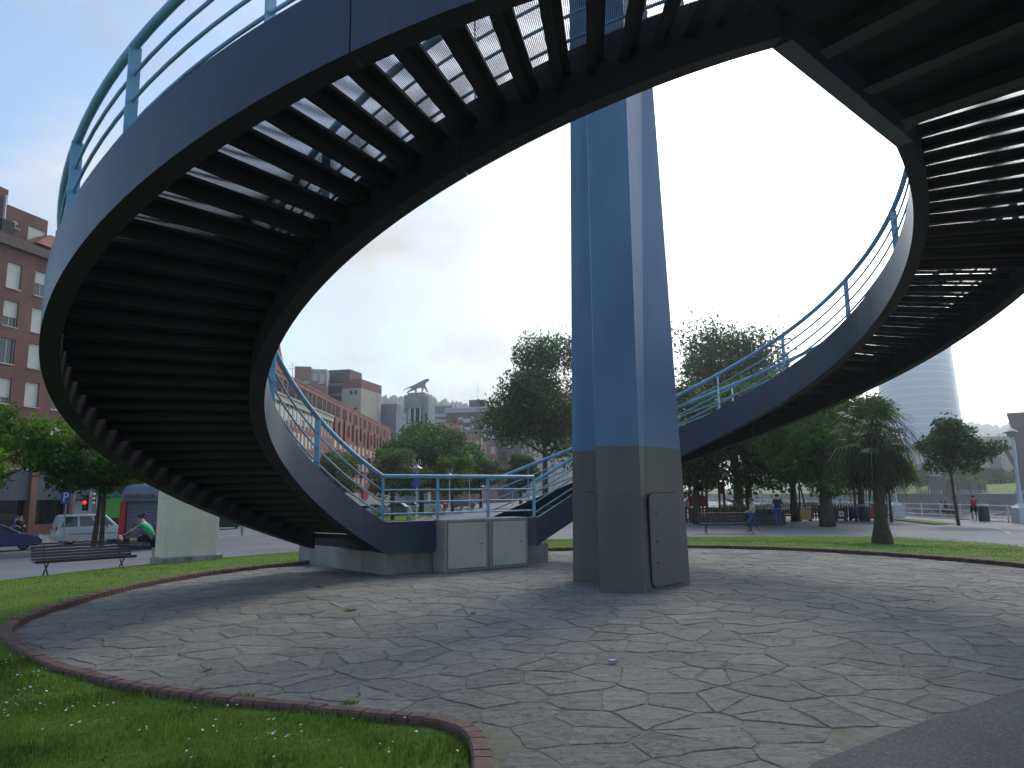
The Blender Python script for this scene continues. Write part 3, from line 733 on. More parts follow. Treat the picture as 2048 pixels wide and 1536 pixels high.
# ================================================================ buildings
BR = {}
BR['left'] = brick('brown_brick', (0.185, 0.082, 0.062), (0.22, 0.1, 0.075), (0.17, 0.115, 0.095))
BR['red'] = brick('red_brick', (0.25, 0.08, 0.06), (0.29, 0.098, 0.074), (0.25, 0.13, 0.11))
BR['pink'] = brick('salmon_brick', (0.4, 0.2, 0.145), (0.44, 0.23, 0.165), (0.4, 0.27, 0.21))
BR['brown'] = brick('dark_brown_brick', (0.13, 0.1, 0.09), (0.155, 0.12, 0.105), (0.15, 0.13, 0.12))
BR['cream'] = plain('cream_render', (0.45, 0.43, 0.34), 0.9, 0.12, 0.4)
BR['green'] = plain('pale_green_render', (0.46, 0.47, 0.34), 0.9, 0.1, 0.4)
BR['lav'] = plain('lavender_grey_wall', (0.24, 0.235, 0.27), 0.9, 0.15, 0.3)
BR['stone'] = plain('grey_cement_tower', (0.33, 0.33, 0.3), 0.9, 0.18, 0.5, dirt=(.2, .2, .18))
BR['dred'] = plain('dark_red_cladding', (0.16, 0.025, 0.03), 0.7, 0.15)
BR['fascia'] = plain('slate_grey_fascia', (0.075, 0.08, 0.1), 0.5, 0.1, 0.8)
BR['white'] = plain('white_band', (0.62, 0.63, 0.66), 0.7, 0.06)
BR['slab'] = plain('grey_roof_metal', (0.25, 0.25, 0.29), 0.6, 0.15, 0.4)
BR['tile'] = plain('clay_roof_tiles', (0.24, 0.1, 0.07), 0.9, 0.25, 2.0)
BR['void'] = plain('dark_interior', (0.012, 0.012, 0.013), 0.9, 0.2)
BR['shop'] = glass('shop_glass', (0.02, 0.022, 0.024), 0.06)
BR['museum'] = plain('sandy_stone', (0.56, 0.46, 0.38), 0.9, 0.15, 0.15)
BR['museum2'] = plain('pale_stone', (0.62, 0.58, 0.55), 0.9, 0.1, 0.15)

def holes_wall(mb, L, z0, z1, holes, y=0.0, reveal=.22, m=0, mr=0):
    xs_ = sorted({0.0, L, *[h[0] for h in holes], *[h[1] for h in holes]}); zs = sorted({z0, z1, *[h[2] for h in holes], *[h[3] for h in holes]})
    for i in range(len(xs_)-1):
        for j in range(len(zs)-1):
            cx0, cz0 = (xs_[i]+xs_[i+1])/2, (zs[j]+zs[j+1])/2
            if any(h[0] < cx0 < h[1] and h[2] < cz0 < h[3] for h in holes): continue
            mb.quad((xs_[i], y, zs[j]), (xs_[i+1], y, zs[j]), (xs_[i+1], y, zs[j+1]), (xs_[i], y, zs[j+1]), m)
    for a, b, c, d in [h[:4] for h in holes]:
        r = y+reveal
        mb.quad((a, y, c), (b, y, c), (b, r, c), (a, r, c), mr); mb.quad((a, y, d), (a, r, d), (b, r, d), (b, y, d), mr)
        mb.quad((a, y, c), (a, r, c), (a, r, d), (a, y, d), mr); mb.quad((b, y, c), (b, y, d), (b, r, d), (b, r, c), mr)
WIN = {}
def win_mesh(w, h, op, frame='frame_white', void=False):
    key = (round(w, 2), round(h, 2), round(op, 2), frame, void)
    if key in WIN: return WIN[key]
    mb = MB()
    if void:
        mb.bx(0, w, .0, .03, 0, h, 2)
        for i in range(3): mb.bx(0, w, -.15, -.1, h*(.25+.2*i), h*(.25+.2*i)+.08, 0)
        me = mb.mesh('window', [M['frame_dark'], M['shutter'], BR['void']])
    else:
        f = .055
        for x0, x1, z0, z1 in ((0, w, 0, f), (0, w, h-f, h), (0, f, f, h-f), (w-f, w, f, h-f), (w/2-f/2, w/2+f/2, f, h-f)): mb.bx(x0, x1, -.05, .0, z0, z1, 0)
        mb.bx(f*.5, w-f*.5, -.012, .02, f*.5, h-f*.5, 2)
        if op < .98: mb.bx(.01, w-.01, -.085, -.055, f+(h-f)*op, h-.004, 1)
        mb.bx(-.04, w+.04, -.29, -.2, -.07, -.01, 0)
        me = mb.mesh('window', [M[frame], M['shutter'], M['glass']])
    WIN[key] = me; return me
def put_windows(t, holes, y=.2):
    for h in holes:
        op = h[4] if len(h) > 4 else random.choice([0, 0, 0, .12, .3, .5, 1])
        o = bare('window', win_mesh(h[1]-h[0], h[3]-h[2], abs(op), h[5] if len(h) > 5 else 'frame_white', op < 0), t); o.location = (h[0], y, h[2])
def shell(t, L, D, z0, z1, holes, wall, roof, side_holes=(), reveal=.22, name='wall', par=.0):
    mb = MB(); holes_wall(mb, L, z0, z1, holes, 0, reveal)
    mb.quad((0, 0, z0), (0, 0, z1), (0, D, z1), (0, D, z0)); mb.quad((L, 0, z0), (L, D, z0), (L, D, z1), (L, 0, z1)); mb.quad((0, D, z0), (0, D, z1), (L, D, z1), (L, D, z0))
    w = mb.build(name, wall, t, world=False, fix=False)
    MB().bx(-.05, L+.05, -.08, D+.05, z1, z1+.25).build('roof', roof, t, world=False)
    return w
def gridholes(L, rows, cols, w, x0=None, x1=None):
    x0 = w if x0 is None else x0; x1 = L-w if x1 is None else x1
    return [(x0+(x1-x0)*i/(max(cols-1, 1))-w/2, x0+(x1-x0)*i/(max(cols-1, 1))+w/2, a, b) for i in range(cols) for a, b in rows]

# --- brown brick apartment block by the street, left
LA = math.atan2(.97, .25); lo = (-42.9, 52.75)
def lz(py, px=30): return at(px, py, 60.5).z
b1 = thing('apartment_building', 'brown brick apartment block with cream shutters behind the street trees at left', 'building', (*lo, 0), LA)
rows = [(lz(y+25), lz(y-24)) for y in (565, 638, 710, 787, 864)]
topz = lz(497)
hs = []
for i in range(15):
    x = 5.3+(i-1)*2.62
    for j, (a, b) in enumerate(rows):
        if i in (1, 4, 7) and j < 3 and False: continue
        hs.append((x, x+1.35, a, b, [0, .35, 1, .22, .0][j] if i == 1 else random.choice([0, 0, .3, .5, .15])))
fz1, fz0 = lz(938), lz(1000)
w = shell(b1, 43, 14, fz1, topz, hs, BR['left'], BR['left'], reveal=.25); put_windows(b1, hs, .22)
MB().bx(-.1, 43.1, -.35, .1, topz-.75, topz+.02).build('cornice', BR['brown'], b1, world=False)
MB().bx(0, 43, -.12, 13, fz0, fz1-.02).build('fascia', BR['fascia'], b1, world=False)
MB().bx(0, 43, -.2, .0, fz1-.1, fz1+.06).build('ledge', BR['slab'], b1, world=False)
sh = MB(); sh.bx(0, 43, .35, 13, -1.5, fz0-.02, 0)
sh.build('shop_front', BR['shop'], b1, world=False)
for i in range(11):
    x = 1.15+i*3.95
    MB().bx(x, x+.62, -.3, .6, -1.5, fz1-.04).build('pier', BR['left'], b1, world=False)
    if i < 10:
        if i >= 3: MB().bx(x+.64, x+3.9, .2, .33, -1.45, fz0-.1).build('display_window', [plain('frosted_shop_panel', (.3, .36, .36), .35, .1)] if i == 3 else [M['glass']], b1, world=False)
        else: MB().bx(x+.64, x+3.9, .1, .33, -1.45, -.55).build('brick_base', BR['left'], b1, world=False)
sg = MB()
for (x, z, s) in ((14.6, fz0+1.75, .55), (15.9, fz0+1.3, .5)): sg.loft([[(x-s, -.13, z), (x, -.13, z-s*.7), (x+s, -.13, z), (x, -.13, z+s*.7)], [(x-s, -.17, z), (x, -.17, z-s*.7), (x+s, -.17, z), (x, -.17, z+s*.7)]])
sg.build('emblem', M['frame_white'], b1, world=False)
# stepped top storey, chimney and pitched wing
MB().bx(-6, 6.9, 2.6, 12, topz+.2, lz(384)).build('attic', BR['left'], b1, world=False)
a2 = MB(); hh = [(7.6, 8.2, lz(452), lz(437), .5), (9.1, 10.9, lz(466), lz(436), 0)]
holes_wall(a2, 4.1, topz+.2, lz(412), [(h[0]-6.92, h[1]-6.92, h[2], h[3]) for h in hh], 0, .15)
a2.bx(-.0, 4.1, .2, 8, topz+.2, lz(412))
ao = a2.build('attic', BR['left'], b1, world=False, fix=False); ao.location = (6.92, 2.6, 0)
put_windows(b1, [(h[0], h[1], h[2], h[3], h[4]) for h in hh], 2.76)
put_windows(b1, [(2.6, 4.4, lz(440), lz(405), 0), (2.6, 4.4, lz(490)+.3, lz(458), .2)], 2.58)
MB().tube([(6.5, 2.4, topz+2.2), (6.5, 2.4, lz(398))], .14, 8).build('flue', M['grey_metal'], b1, world=False)
MB().bx(6.0, 7.2, 1.9, 3.1, topz+.2, topz+2.2).build('vent_stack', M['black'], b1, world=False)
rf = MB(); x0, x1 = 7.4, 26
rf.loft([[(x0, -.4, topz+.3), (x0, 8, topz+.3), (x0+3, 8, topz+2.3), (x0+3, 1.5, topz+2.2)], [(x1, -.4, topz+.3), (x1, 8, topz+.3), (x1, 8, topz+2.6), (x1, 1.5, topz+2.6)]])
rf.build('pitched_roof', BR['tile'], b1, world=False)

# --- long red brick building
RA = R(90); rX = -31.0
b2 = thing('apartment_building', 'long red brick block with dark red bays and roof terrace frames behind the ramp', 'building', (rX, 84, 0), RA)
Z = 18.0
hs = []; bal = []
top_holes = []
x = 1.0
while x < 99:
    wd = 1.6 if int(x) % 3 else 3.2
    if x+wd > 99: break
    top_holes.append((x, x+wd, 15.4, 17.3, -1)); x += wd+(.7 if x < 41 else 2.2)
for i in range(20):
    x = 1.2+i*1.95
    for j, (a, b) in enumerate([(11.9, 13.7), (8.7, 10.6), (5.5, 7.4)] if i % 1 == 0 else []):
        if len(hs) < 45: hs.append((x, x+.95, a, b, random.choice([0, 0, .1, .4])))
for i in range(14):
    x = 42.5+i*4.0
    for a, b in [(9.6, 11.2), (6.5, 8.1), (3.4, 5.0)]:
        hs.append((x, x+1.3, a, b, random.choice([0, 0, .15, .4])))
allh = [h[:4] for h in hs]+[h[:4] for h in top_holes]
shell(b2, 101, 12, -1, Z, allh, BR['red'], BR['red'], reveal=.08); put_windows(b2, hs, .06); 
for h in top_holes:
    o = bare('terrace_opening', win_mesh(h[1]-h[0], h[3]-h[2], 1, 'frame_white', True), b2); o.location = (h[0], .07, h[2])
cream = MB(); cream.bx(-.1, 40.5, -.3, -.02, 14.1, 15.1); cream.bx(-.1, 40.6, -.45, .0, 14.9, 15.12)
for i in range(21): cream.bx(.35+i*1.95, .35+i*1.95+.72, -.06, -.004, 11.2, 14.08)
cream.build('cream_storey', BR['cream'], b2, world=False)
for i in range(16):
    x = 41.6+i*3.7
    MB().bx(x, x+1.5, -.3, -.02, 12.6-(i % 3)*.5, 15.2-(i % 2)*.6).build('bay', BR['dred'] if i % 2 == 0 else BR['red'], b2, world=False)
for i in range(8):
    x = 41.4+i*7.4+.8
    for z in (8.5, 5.4, 2.3):
        MB().bx(x, x+2.0, -.6, -.02, z-.2, z+.95).build('balcony', BR['dred'], b2, world=False)
MB().bx(0, 101, -.1, -.01, -1, 2.1).build('shop_base', plain('ground_floor_render', (.36, .34, .31), .8, .2, .3), b2, world=False)
sgn = MB().bx(66, 71, -.4, -.12, .9, 2.4).build('shop_sign', M['red_paint'], b2, world=False)
gb = MB()
for h in ((7.2, 8.0, 11.5, 3.1), (8.0, 8.8, 11.0, 2.2)): pass
gb.loft([[(9, .02, Z+.25), (14, .02, Z+.25), (11.5, .02, Z+3.6)], [(9, .9, Z+.25), (14, .9, Z+.25), (11.5, .9, Z+3.6)]]); gb.build('gable', BR['red'], b2, world=False)

def simple(label, px0, px1, pyt, Y0, ang, L, D, rows, cols, ww, wall, roof=None, name='apartment_building', z1=None, kinds=None, cat='building', frame='frame_white'):
    p = at(px0, pyt, Y0); z1 = p.z if z1 is None else z1
    t = thing(name, label, cat, (p.x, p.y, 0), ang)
    hs = gridholes(L, rows, cols, ww) if rows else []
    hs = [(*h, random.choice(kinds or [0, .2, .5, 1, 1])) for h in hs]
    shell(t, L, D, -1, z1, [h[:4] for h in hs], wall, roof or BR['slab'], reveal=.25)
    put_windows(t, [(*h, frame) for h in hs], .2)
    return t, z1
# salmon high-rise behind
t, z = simple('salmon brick high-rise with a set-back top, tallest of the blocks behind the red building', 573, 690, 772, 172, R(8), 9.3, 12, [(27.5, 29)], 3, 1.2, BR['pink'], BR['pink'])
MB().bx(1.6, 5.4, 1.2, 10, z+.25, z+5.0).build('penthouse', BR['pink'], t, world=False)
MB().bx(5.42, 9.2, 1.4, 10, z+.25, z+4.4).build('penthouse', BR['cream'], t, world=False)
for x in (5.9, 7.6): MB().bx(x, x+1, 1.33, 1.395, z+1.4, z+3.2).build('window', M['frame_white'], t, world=False)
# dark slab with cream gable
p = at(684, 760, 178)
t = thing('office_building', 'dark grey banded block with a cream gable wall and brick top band', 'building', (p.x, p.y, 0), R(-14))
z = p.z
MB().bx(0, 5.2, 0, 12, -1, z-2.2).build('gable_wall', BR['cream'], t, world=False)
MB().bx(-.03, 5.23, -.03, 12, z-2.18, z).build('brick_band', BR['red'], t, world=False)
for x, zz_ in ((2.2, z-3.8), (3.4, z-3.8), (2.2, z-8.0), (3.4, z-8.0)): MB().bx(x, x+.7, -.02, .05, zz_, zz_+1).build('window', M['frame_dark'], t, world=False)
for i in range(5):
    MB().bx(-14+.4*i*0, -.05, 1.0, 11, z-3.2-2.6*i, z-1.2-2.6*i).build('window_band', BR['brown'] if i % 2 else BR['fascia'], t, world=False)
    MB().bx(-14.1, -.04, .7, 11.2, z-1.18-2.6*i, z-.62-2.6*i).build('floor_edge', BR['slab'], t, world=False)
MB().bx(-8, .5, 3, 10, z+.02, z+3.2).build('roof_storey', BR['brown'], t, world=False)
# lavender pitched wall + pale green block
p = at(722, 800, 190)
t = thing('gable_house', 'lavender grey blank gable wall rising beyond the red block', 'building', (p.x, p.y, 0), R(-8)); z = p.z
pr = [(0, -1), (9.5, -1), (9.5, z-4.8), (3, z-.3), (1.2, z)]
pr = [(-3, -1), (9.6, -1), (9.6, z-2.9), (2, z-.1), (-3, z-.4)]
MB().loft([[(a, 0, b) for a, b in pr], [(a, 9, b) for a, b in pr]]).build('gable_wall', BR['lav'], t, world=False)
MB().bx(4, 9.2, 2, 7, z-2.9, z-1.0).build('stair_head', BR['lav'], t, world=False)
t, z = simple('narrow pale green rendered block between grey gable and tower', 779, 795, 815, 192, R(6), 2.6, 8, [(14, 17)], 1, .9, BR['green'], BR['slab'], kinds=[1], frame='frame_dark')
t, z = simple('low pale green annex with a terrace at the foot of the tower', 806, 840, 848, 204, R(-12), 7.5, 8, [], 1, 1, BR['green'], BR['slab'])
# tower with the cat
p = at(808, 790, 212)
tw = thing('statue_tower', 'grey cement tower with a half-round columned loggia', 'tower', (p.x, p.y, 0), R(-10)); z = p.z
TW = 7.6
MB().bx(0, TW-1.0, 0, 7, -1, z).build('shaft', BR['stone'], tw, world=False, bevel=.1)
MB().bx(TW-1.35, TW, -.5, 6.4, -1, z-.6).build('shaft', BR['stone'], tw, world=False, bevel=.1)
MB().bx(.9, TW-1.5, .5, 6.5, z, z+.7).build('pedestal', BR['stone'], tw, world=False, bevel=.1)
MB().bx(TW-.85, TW-.4, -.56, -.4, z-11, z-5.5).build('slit_window', BR['void'], tw, world=False)
MB().bx(1.6, 5.6, -.05, .2, z-8.6, z-4.2).build('loggia_void', BR['void'], tw, world=False)
MB().lathe([(0.01, z-4.2), (2.15, z-4.2), (2.15, z-2.6), (2.0, z-2.45), (0.01, z-2.4)], (3.55, 0, 0), 18, a0=math.pi, a1=2*math.pi).build('canopy', BR['stone'], tw, world=False)
for a in (190, 232, 282, 335):
    x, y = 3.55+1.9*math.cos(R(a)), 1.9*math.sin(R(a)); MB().tube([(x, y, z-9.6), (x, y, z-4.18)], [.26, .22], 10).build('column', BR['white'], tw, world=False)
MB().lathe([(0.01, z-11.6), (2.2, z-11.6), (2.2, z-9.6), (0.01, z-9.6)], (3.9, 0, 0), 18, a0=math.pi, a1=2*math.pi).build('balcony', BR['stone'], tw, world=False)

def skin(name, V, E, rad, mat, parent=None, root=0, sub=1, smooth=True):
    me = bpy.data.meshes.new(name); me.from_pydata([tuple(v) for v in V], E, []); me.update(); me.materials.append(mat)
    o = bpy.data.objects.new(name, me); COL.objects.link(o)
    if parent is not None: o.parent = parent
    md = o.modifiers.new('skin', 'SKIN'); md.use_smooth_shade = smooth; md.branch_smoothing = .4
    for i, r in enumerate(rad): me.skin_vertices[0].data[i].radius = (r, r) if not isinstance(r, tuple) else r
    me.skin_vertices[0].data[root].use_root = True
    if sub: s = o.modifiers.new('sub', 'SUBSURF'); s.levels = sub; s.render_levels = sub
    return o
# striding big-cat sculpture, 8.6 m long
g_ = plain('grey_cast_statue', (.3, .31, .34), .7, .15, .6)
base = z+.7
tg = thing('statue', 'grey sculpture of a striding roaring big cat on top of the tower', 'statue', (p.x, p.y, base), R(-10))
V = [(2.0, 3, 2.0), (3.0, 3, 2.2), (4.0, 3, 2.55), (4.9, 3, 3.0), (5.6, 3, 3.6), (6.1, 3, 4.0), (6.6, 3, 4.15), (7.15, 3, 4.1), (7.0, 3, 3.7),   # 0-8 spine, head, muzzle, jaw
     (1.2, 3, 2.0), (.2, 3, 1.75), (-.7, 3, 1.35), (-1.0, 3, 1.0),           # 9-12 tail
     (1.9, 2.55, 1.4), (1.4, 2.5, .85), (.8, 2.5, .75), (.25, 2.5, .12),       # 13-16 far-back hind leg stretched behind
     (2.5, 3.45, 1.3), (2.9, 3.5, .9), (2.5, 3.5, .45), (2.9, 3.5, .1),       # 17-20 other hind leg
     (5.0, 2.6, 2.1), (5.2, 2.5, 1.3), (4.85, 2.5, .6), (5.2, 2.5, .1),       # 21-24 fore leg
     (5.3, 3.4, 2.2), (5.9, 3.5, 1.4), (6.1, 3.5, .7), (6.55, 3.5, .3)]       # 25-28 fore leg reaching
E_ = [(0, 1), (1, 2), (2, 3), (3, 4), (4, 5), (5, 6), (6, 7), (6, 8), (0, 9), (9, 10), (10, 11), (11, 12), (0, 13), (13, 14), (14, 15), (15, 16), (0, 17), (17, 18), (18, 19), (19, 20), (3, 21), (21, 22), (22, 23), (23, 24), (3, 25), (25, 26), (26, 27), (27, 28)]
rad = [.9, .88, .95, 1.05, .8, .62, .52, .27, .2, .25, .16, .13, .13, .5, .34, .2, .22, .5, .34, .2, .22, .45, .32, .2, .24, .45, .32, .2, .24]
skin('statue_body', [(a-.2, b, c) for a, b, c in V], E_, rad, g_, tg, 2, 1)

# brown apartment slab with white balconies
p = at(893, 818, 246); z = p.z
t = thing('apartment_building', 'dark brown apartment slab with pale cornice bands and white balconies', 'building', (p.x, p.y, 0), R(-13))
hs = []
for i, x in enumerate((4.2, 8.8, 13.2, 17.5)):
    for r in range(6): hs.append((x, x+(1.6 if i in (0, 3) else .8), z-4.4-2.9*r, z-2.9-2.9*r, random.choice([0, .3, .5])))
shell(t, 26, 12, -1, z-1.4, [h[:4] for h in hs], BR['brown'], BR['slab'], reveal=.2); put_windows(t, hs, .17)
for k in range(3): MB().bx(-.6, 26.3, -.5+.1*k, 12.3, z-1.38+.62*k, z-1.0+.62*k).build('cornice_band', BR['white'], t, world=False)
MB().bx(-.4, 26, .2, 12, z-1.36, z+.3).build('parapet', BR['slab'], t, world=False)
for x in (6.2, 14.8):
    for r in range(6):
        MB().bx(x, x+2.3, -.9, -.02, z-4.9-2.9*r, z-3.6-2.9*r).build('balcony', BR['white'], t, world=False)
        MB().bx(x+.1, x+2.2, -.04, .0, z-3.55-2.9*r, z-2.4-2.9*r).build('balcony_door', M['glass'], t, world=False)
MB().bx(7.4, 12.9, 2, 8, z+.5, z+3.0).build('lift_house', BR['brown'], t, world=False)
MB().tube([(10, 4, z+3), (10, 4, z+9)], .06, 5).build('antenna', M['grey_metal'], t, world=False)
# strip of white banded building behind
t, z = simple('pale block with white balcony bands tucked behind the tower', 864, 890, 812, 250, R(5), 7, 9, [(16, 17.5), (19, 20.5)], 2, 1.2, BR['lav'], BR['white'], kinds=[.5, 1])
for k in range(3): MB().bx(-.2, 5.2, -.6, -.02, z-3.8-1.9*k, z-2.8-1.9*k).build('balcony', BR['white'], t, world=False)
# small brick house with hip roof
p = at(862, 866, 168); z = p.z
t = thing('brick_house', 'pink brick house with a hipped tile roof above the round tree', 'house', (p.x, p.y, 0), R(0))
hs = [(7.2, 8.0, z-3.6-3.4*r, z-2.1-3.4*r, 1) for r in range(3)]
MB().bx(0, 6.2, 0, 9, -1, z).build('wall', BR['red'], t, world=False)
m_ = MB(); hh = [(.5, 1.1), (2.4, 3.2), (4.2, 4.9)]; holes = [(a, b, z-3.4-3.3*r, z-1.9-3.3*r, random.choice([0, 1, .5])) for a, b in hh for r in range(3)]
f = MB(); holes_wall(f, 5.4, -1, z, [h[:4] for h in holes], 0, .2); f.bx(.0, 5.4, .25, 9, -1, z-.01)
fo = f.build('wall', BR['pink'], t, world=False, fix=False); fo.location = (6.22, -.05, 0)
for h in holes:
    o = bare('window', win_mesh(h[1]-h[0], h[3]-h[2], h[4]), t); o.location = (6.22+h[0], .12, h[2])
for r in range(3): MB().bx(9.3, 10.6, -.8, -.06, z-4.4-3.3*r, z-3.4-3.3*r).build('balcony', M['grey_metal'], t, world=False)
MB().bx(-.4, 12, -.5, 9.4, z+.02, z+.45).build('eave', BR['slab'], t, world=False)
MB().loft([[(-.3, -.3, z+.46), (9.5, -.3, z+.46), (9.5, 9.3, z+.46), (-.3, 9.3, z+.46)], [(2.2, 3.8, z+2.6), (4.5, 3.8, z+2.6), (4.5, 5, z+2.6), (2.2, 5, z+2.6)]]).build('roof', BR['tile'], t, world=False)
MB().bx(4.6, 5.8, 4.6, 6.4, z+1.2, z+3.9).build('chimney', BR['red'], t, world=False)
# row of lower brick houses
for lab, px, py, Y, L, wall, rws in (('terrace house with tall white glazed bays', 926, 884, 176, 5.8, BR['cream'], 3), ('orange brick house with paired windows beside the glazed bays', 953, 886, 182, 5.2, BR['pink'], 3), ('brown brick house with a round corner balcony, rightmost of the low row', 979, 882, 190, 6.4, BR['brown'], 3)):
    zt0 = at(px, py, Y).z
    t, z = simple(lab, px, px, py, Y, R(4), L, 8, [(zt0-2.6-3.1*r, zt0-1-3.1*r) for r in range(rws)], 2, 1.1 if L != 5.8 else 1.9, wall, BR['slab'])
    if L > 6: MB().lathe([(.01, z-4.6), (1.5, z-4.6), (1.5, z-3.4), (.01, z-3.4)], (4.6, 0, 0), 14, a0=math.pi, a1=2*math.pi).build('balcony', BR['brown'], t, world=False)
# roof aerials
def aerial(px, pyb, pyt, Y, label):
    b, tp = at(px, pyb, Y), at(px, pyt, Y)
    t = thing('roof_antenna', label, 'antenna', b); h = tp.z-b.z
    MB().tube([(0, 0, -1.5), (0, 0, h)], .055, 5).build('mast', M['grey_metal'], t, world=False)
    mb = MB()
    for z_, l in ((h*.95, .5), (h*.75, 1.1), (h*.5, .9), (h*.42, 1.4)): mb.bar((-l, 0, z_), (l*.8, .2, z_), .05, .05)
    mb.build('elements', M['grey_metal'], t, world=False)
aerial(755, 822, 781, 185, 'tall television aerial in front of the hill left of the tower')
aerial(585, 747, 725, 172, 'small television aerial on the salmon high-rise')

# ---------------------------------------------------------------- far bank
def glass_tower_mat():
    m, t, out = nt('blue_curtain_wall'); c = t.nodes.new('ShaderNodeTexCoord'); s = N(t, 'ShaderNodeSeparateXYZ'); t.links.new(c.outputs['Object'], s.inputs[0])
    d = N(t, 'ShaderNodeMath', operation='DIVIDE'); t.links.new(s.outputs[2], d.inputs[0]); d.inputs[1].default_value = 4.0
    f = N(t, 'ShaderNodeMath', operation='FRACT'); t.links.new(d.outputs[0], f.inputs[0]); l = N(t, 'ShaderNodeMath', operation='LESS_THAN'); t.links.new(f.outputs[0], l.inputs[0]); l.inputs[1].default_value = .16
    p = N(t, 'ShaderNodeBsdfPrincipled', i_Roughness=0.14, i_Metallic=0.0); p.inputs['Specular IOR Level'].default_value = .9
    t.links.new(mixc(t, l.outputs[0], (.42, .54, .63), (.6, .66, .7)), p.inputs['Base Color']); t.links.new(p.outputs[0], out.inputs[0]); return m
p = at(1852, 930, 405)
tw2 = thing('glass_tower', 'tall hazy blue glass tower with rounded sides across the river', 'tower', (p.x, p.y, 0), R(20))
rings = []
for z in (-1, 20, 50, 80, 118):
    k = 23.5*(1-.0017*z); ring = []
    for j in range(48):
        a = 2*math.pi*j/48; r = k*(1+.06*math.cos(3*a)); ring.append((r*math.cos(a), r*math.sin(a)*.85, z))
    rings.append(ring)
MB().loft(rings).build('curtain_wall', glass_tower_mat(), tw2, world=False, auto=30)
p = at(1925, 900, 250)
mu = thing('long_building', 'long sandy stone building with stepped roofs beyond the far bank trees', 'building', (p.x-28, p.y+10, 0), R(-16))
for i, (x0, x1, d0, h) in enumerate([(0, 22, 0, 14.5), (22.1, 44, -3, 17.5), (44.1, 72, -1, 15.5), (72.1, 100, -4, 13)]):
    o = MB().bx(x0, x1, d0, 24, -1, h).build('wing', [BR['museum2'], BR['museum']][i % 2], mu, world=False)
    MB().bx(x0-.3, x1+.05, d0-.5, 24, h, h+1.6).build('roof', BR['museum'], mu, world=False)
    for k in range(3): MB().bx(x0+2+k*6.5, x0+5.5+k*6.5, d0-.06, d0+.2, h*.45, h*.72).build('window', BR['lav'], mu, world=False)
MB().bar((48, -1.6, 15.4), (58, -1.6, 10.8), .4, 1.2).build('skylight', BR['white'], mu, world=False)
MB().loft([[(-16, 2, 9), (-2, 2, 9), (-2, 20, 9), (-16, 20, 9)], [(-10, 8, 15.5), (-7, 8, 15.5), (-7, 14, 15.5), (-10, 14, 15.5)]]).build('glass_roof', BR['white'], mu, world=False)
MB().bx(-16, -.05, 2, 20, -1, 9).build('wing', BR['museum'], mu, world=False)
t, z = simple('distant blue grey office block on the hillside right', 2006, 2048, 876, 420, R(-14), 46, 16, [], 1, 1, BR['lav'], BR['lav'], name='office_building')
# leaning glass pylon and brick posts on the quay
p = at(1872, 1000, 204); pb0 = at(1872, 905, 204)
t = thing('glass_pylon', 'slanting green glass pylon on a dark brown base at the far quay', 'pylon', (p.x, p.y, -.35), -math.atan2(p.x, p.y))
MB().loft([[(-.9, -1, 5.5), (2.2, -1, 5.5), (2.2, 1, 5.5), (-.9, 1, 5.5)], [(-3.0, -1, 14.5), (2.6, -1, 14.5), (2.6, 1, 14.5), (-3.0, 1, 14.5)]]).build('glass_body', plain('green_glass', (.25, .42, .4), .15, .1, .3), t, world=False)
MB().bx(-1.2, 2.6, -1.2, 1.2, 0, 5.48).build('base', BR['brown'], t, world=False)
cp_ = None
for i, px in enumerate((1897, 1924, 1946, 1963)):
    p = at(px, 990, 190)
    if cp_ is None:
        cp_ = thing('brick_post', 'square brown post standing in the row along the far quay lawn', 'post', (p.x, p.y, -.35), 0, 'brown posts on the far quay')
        MB().bx(-.95, .95, -.9, .9, 0, 3.2).build('post_body', BR['brown'], cp_, world=False, bevel=.05); MB().bx(-1.1, 1.1, -1.05, 1.05, 3.2, 3.5).build('cap', BR['brown'], cp_, world=False)
        o = cp_
    else: o = copy_tree(cp_)
    o.location = (p.x, p.y, -.35)
bank = MB(); bank.add([(118, 100, .1), (118, 900, .1), (128, 900, 2.6), (128, 100, 2.6), (150, 900, 3.2), (150, 100, 3.2)], [(0, 1, 2, 3), (3, 2, 4, 5)])
gm2 = gmat('far_meadow', [(0.3, (0.11, 0.17, 0.02)), (0.7, (0.2, 0.27, 0.04))], .5, .9, 2, .2)
tag(bank.build('grass_bank', gm2), kind='structure')
# harbour crane and boat at the frame edge
p = at(2043, 985, 176)
t = thing('harbour_crane', 'brown harbour crane with a thick flaring mast on the far quay at the right edge', 'crane', (p.x+1.2, p.y, -.35), -math.atan2(p.x, p.y))
MB().loft([[(x*k+.1, y*k, z) for x, y in ((-1.2, -1.2), (1.2, -1.2), (1.2, 1.2), (-1.2, 1.2))] for k, z in ((1, 0), (.95, 13), (1.9, 20))]).build('mast', plain('rusty_crane_steel', (.12, .07, .08), .7, .2), t, world=False)
jb = MB(); jb.bar((-.5, 0, 4.5), (-3.4, 0, 11.8), .9, .9); jb.build('jib', M['frame_dark'], t, world=False)
MB().bx(-4.4, -1.9, -.9, .9, 11.2, 12.1).build('cab', M['frame_dark'], t, world=False)
st_ = MB()
for x in (-4.3, -3.2): st_.bar((x, 0, 12), (x, 0, 15), .1, .1)
st_.bar((-4.6, 0, 15), (0, 0, 15.6), .12, .12); st_.build('stay', M['frame_dark'], t, world=False)
p = at(2030, 1000, 150)
t = thing('moored_boat', 'pale grey moored boat with a low cabin by the far bank', 'boat', (p.x-2, p.y, -3.4))
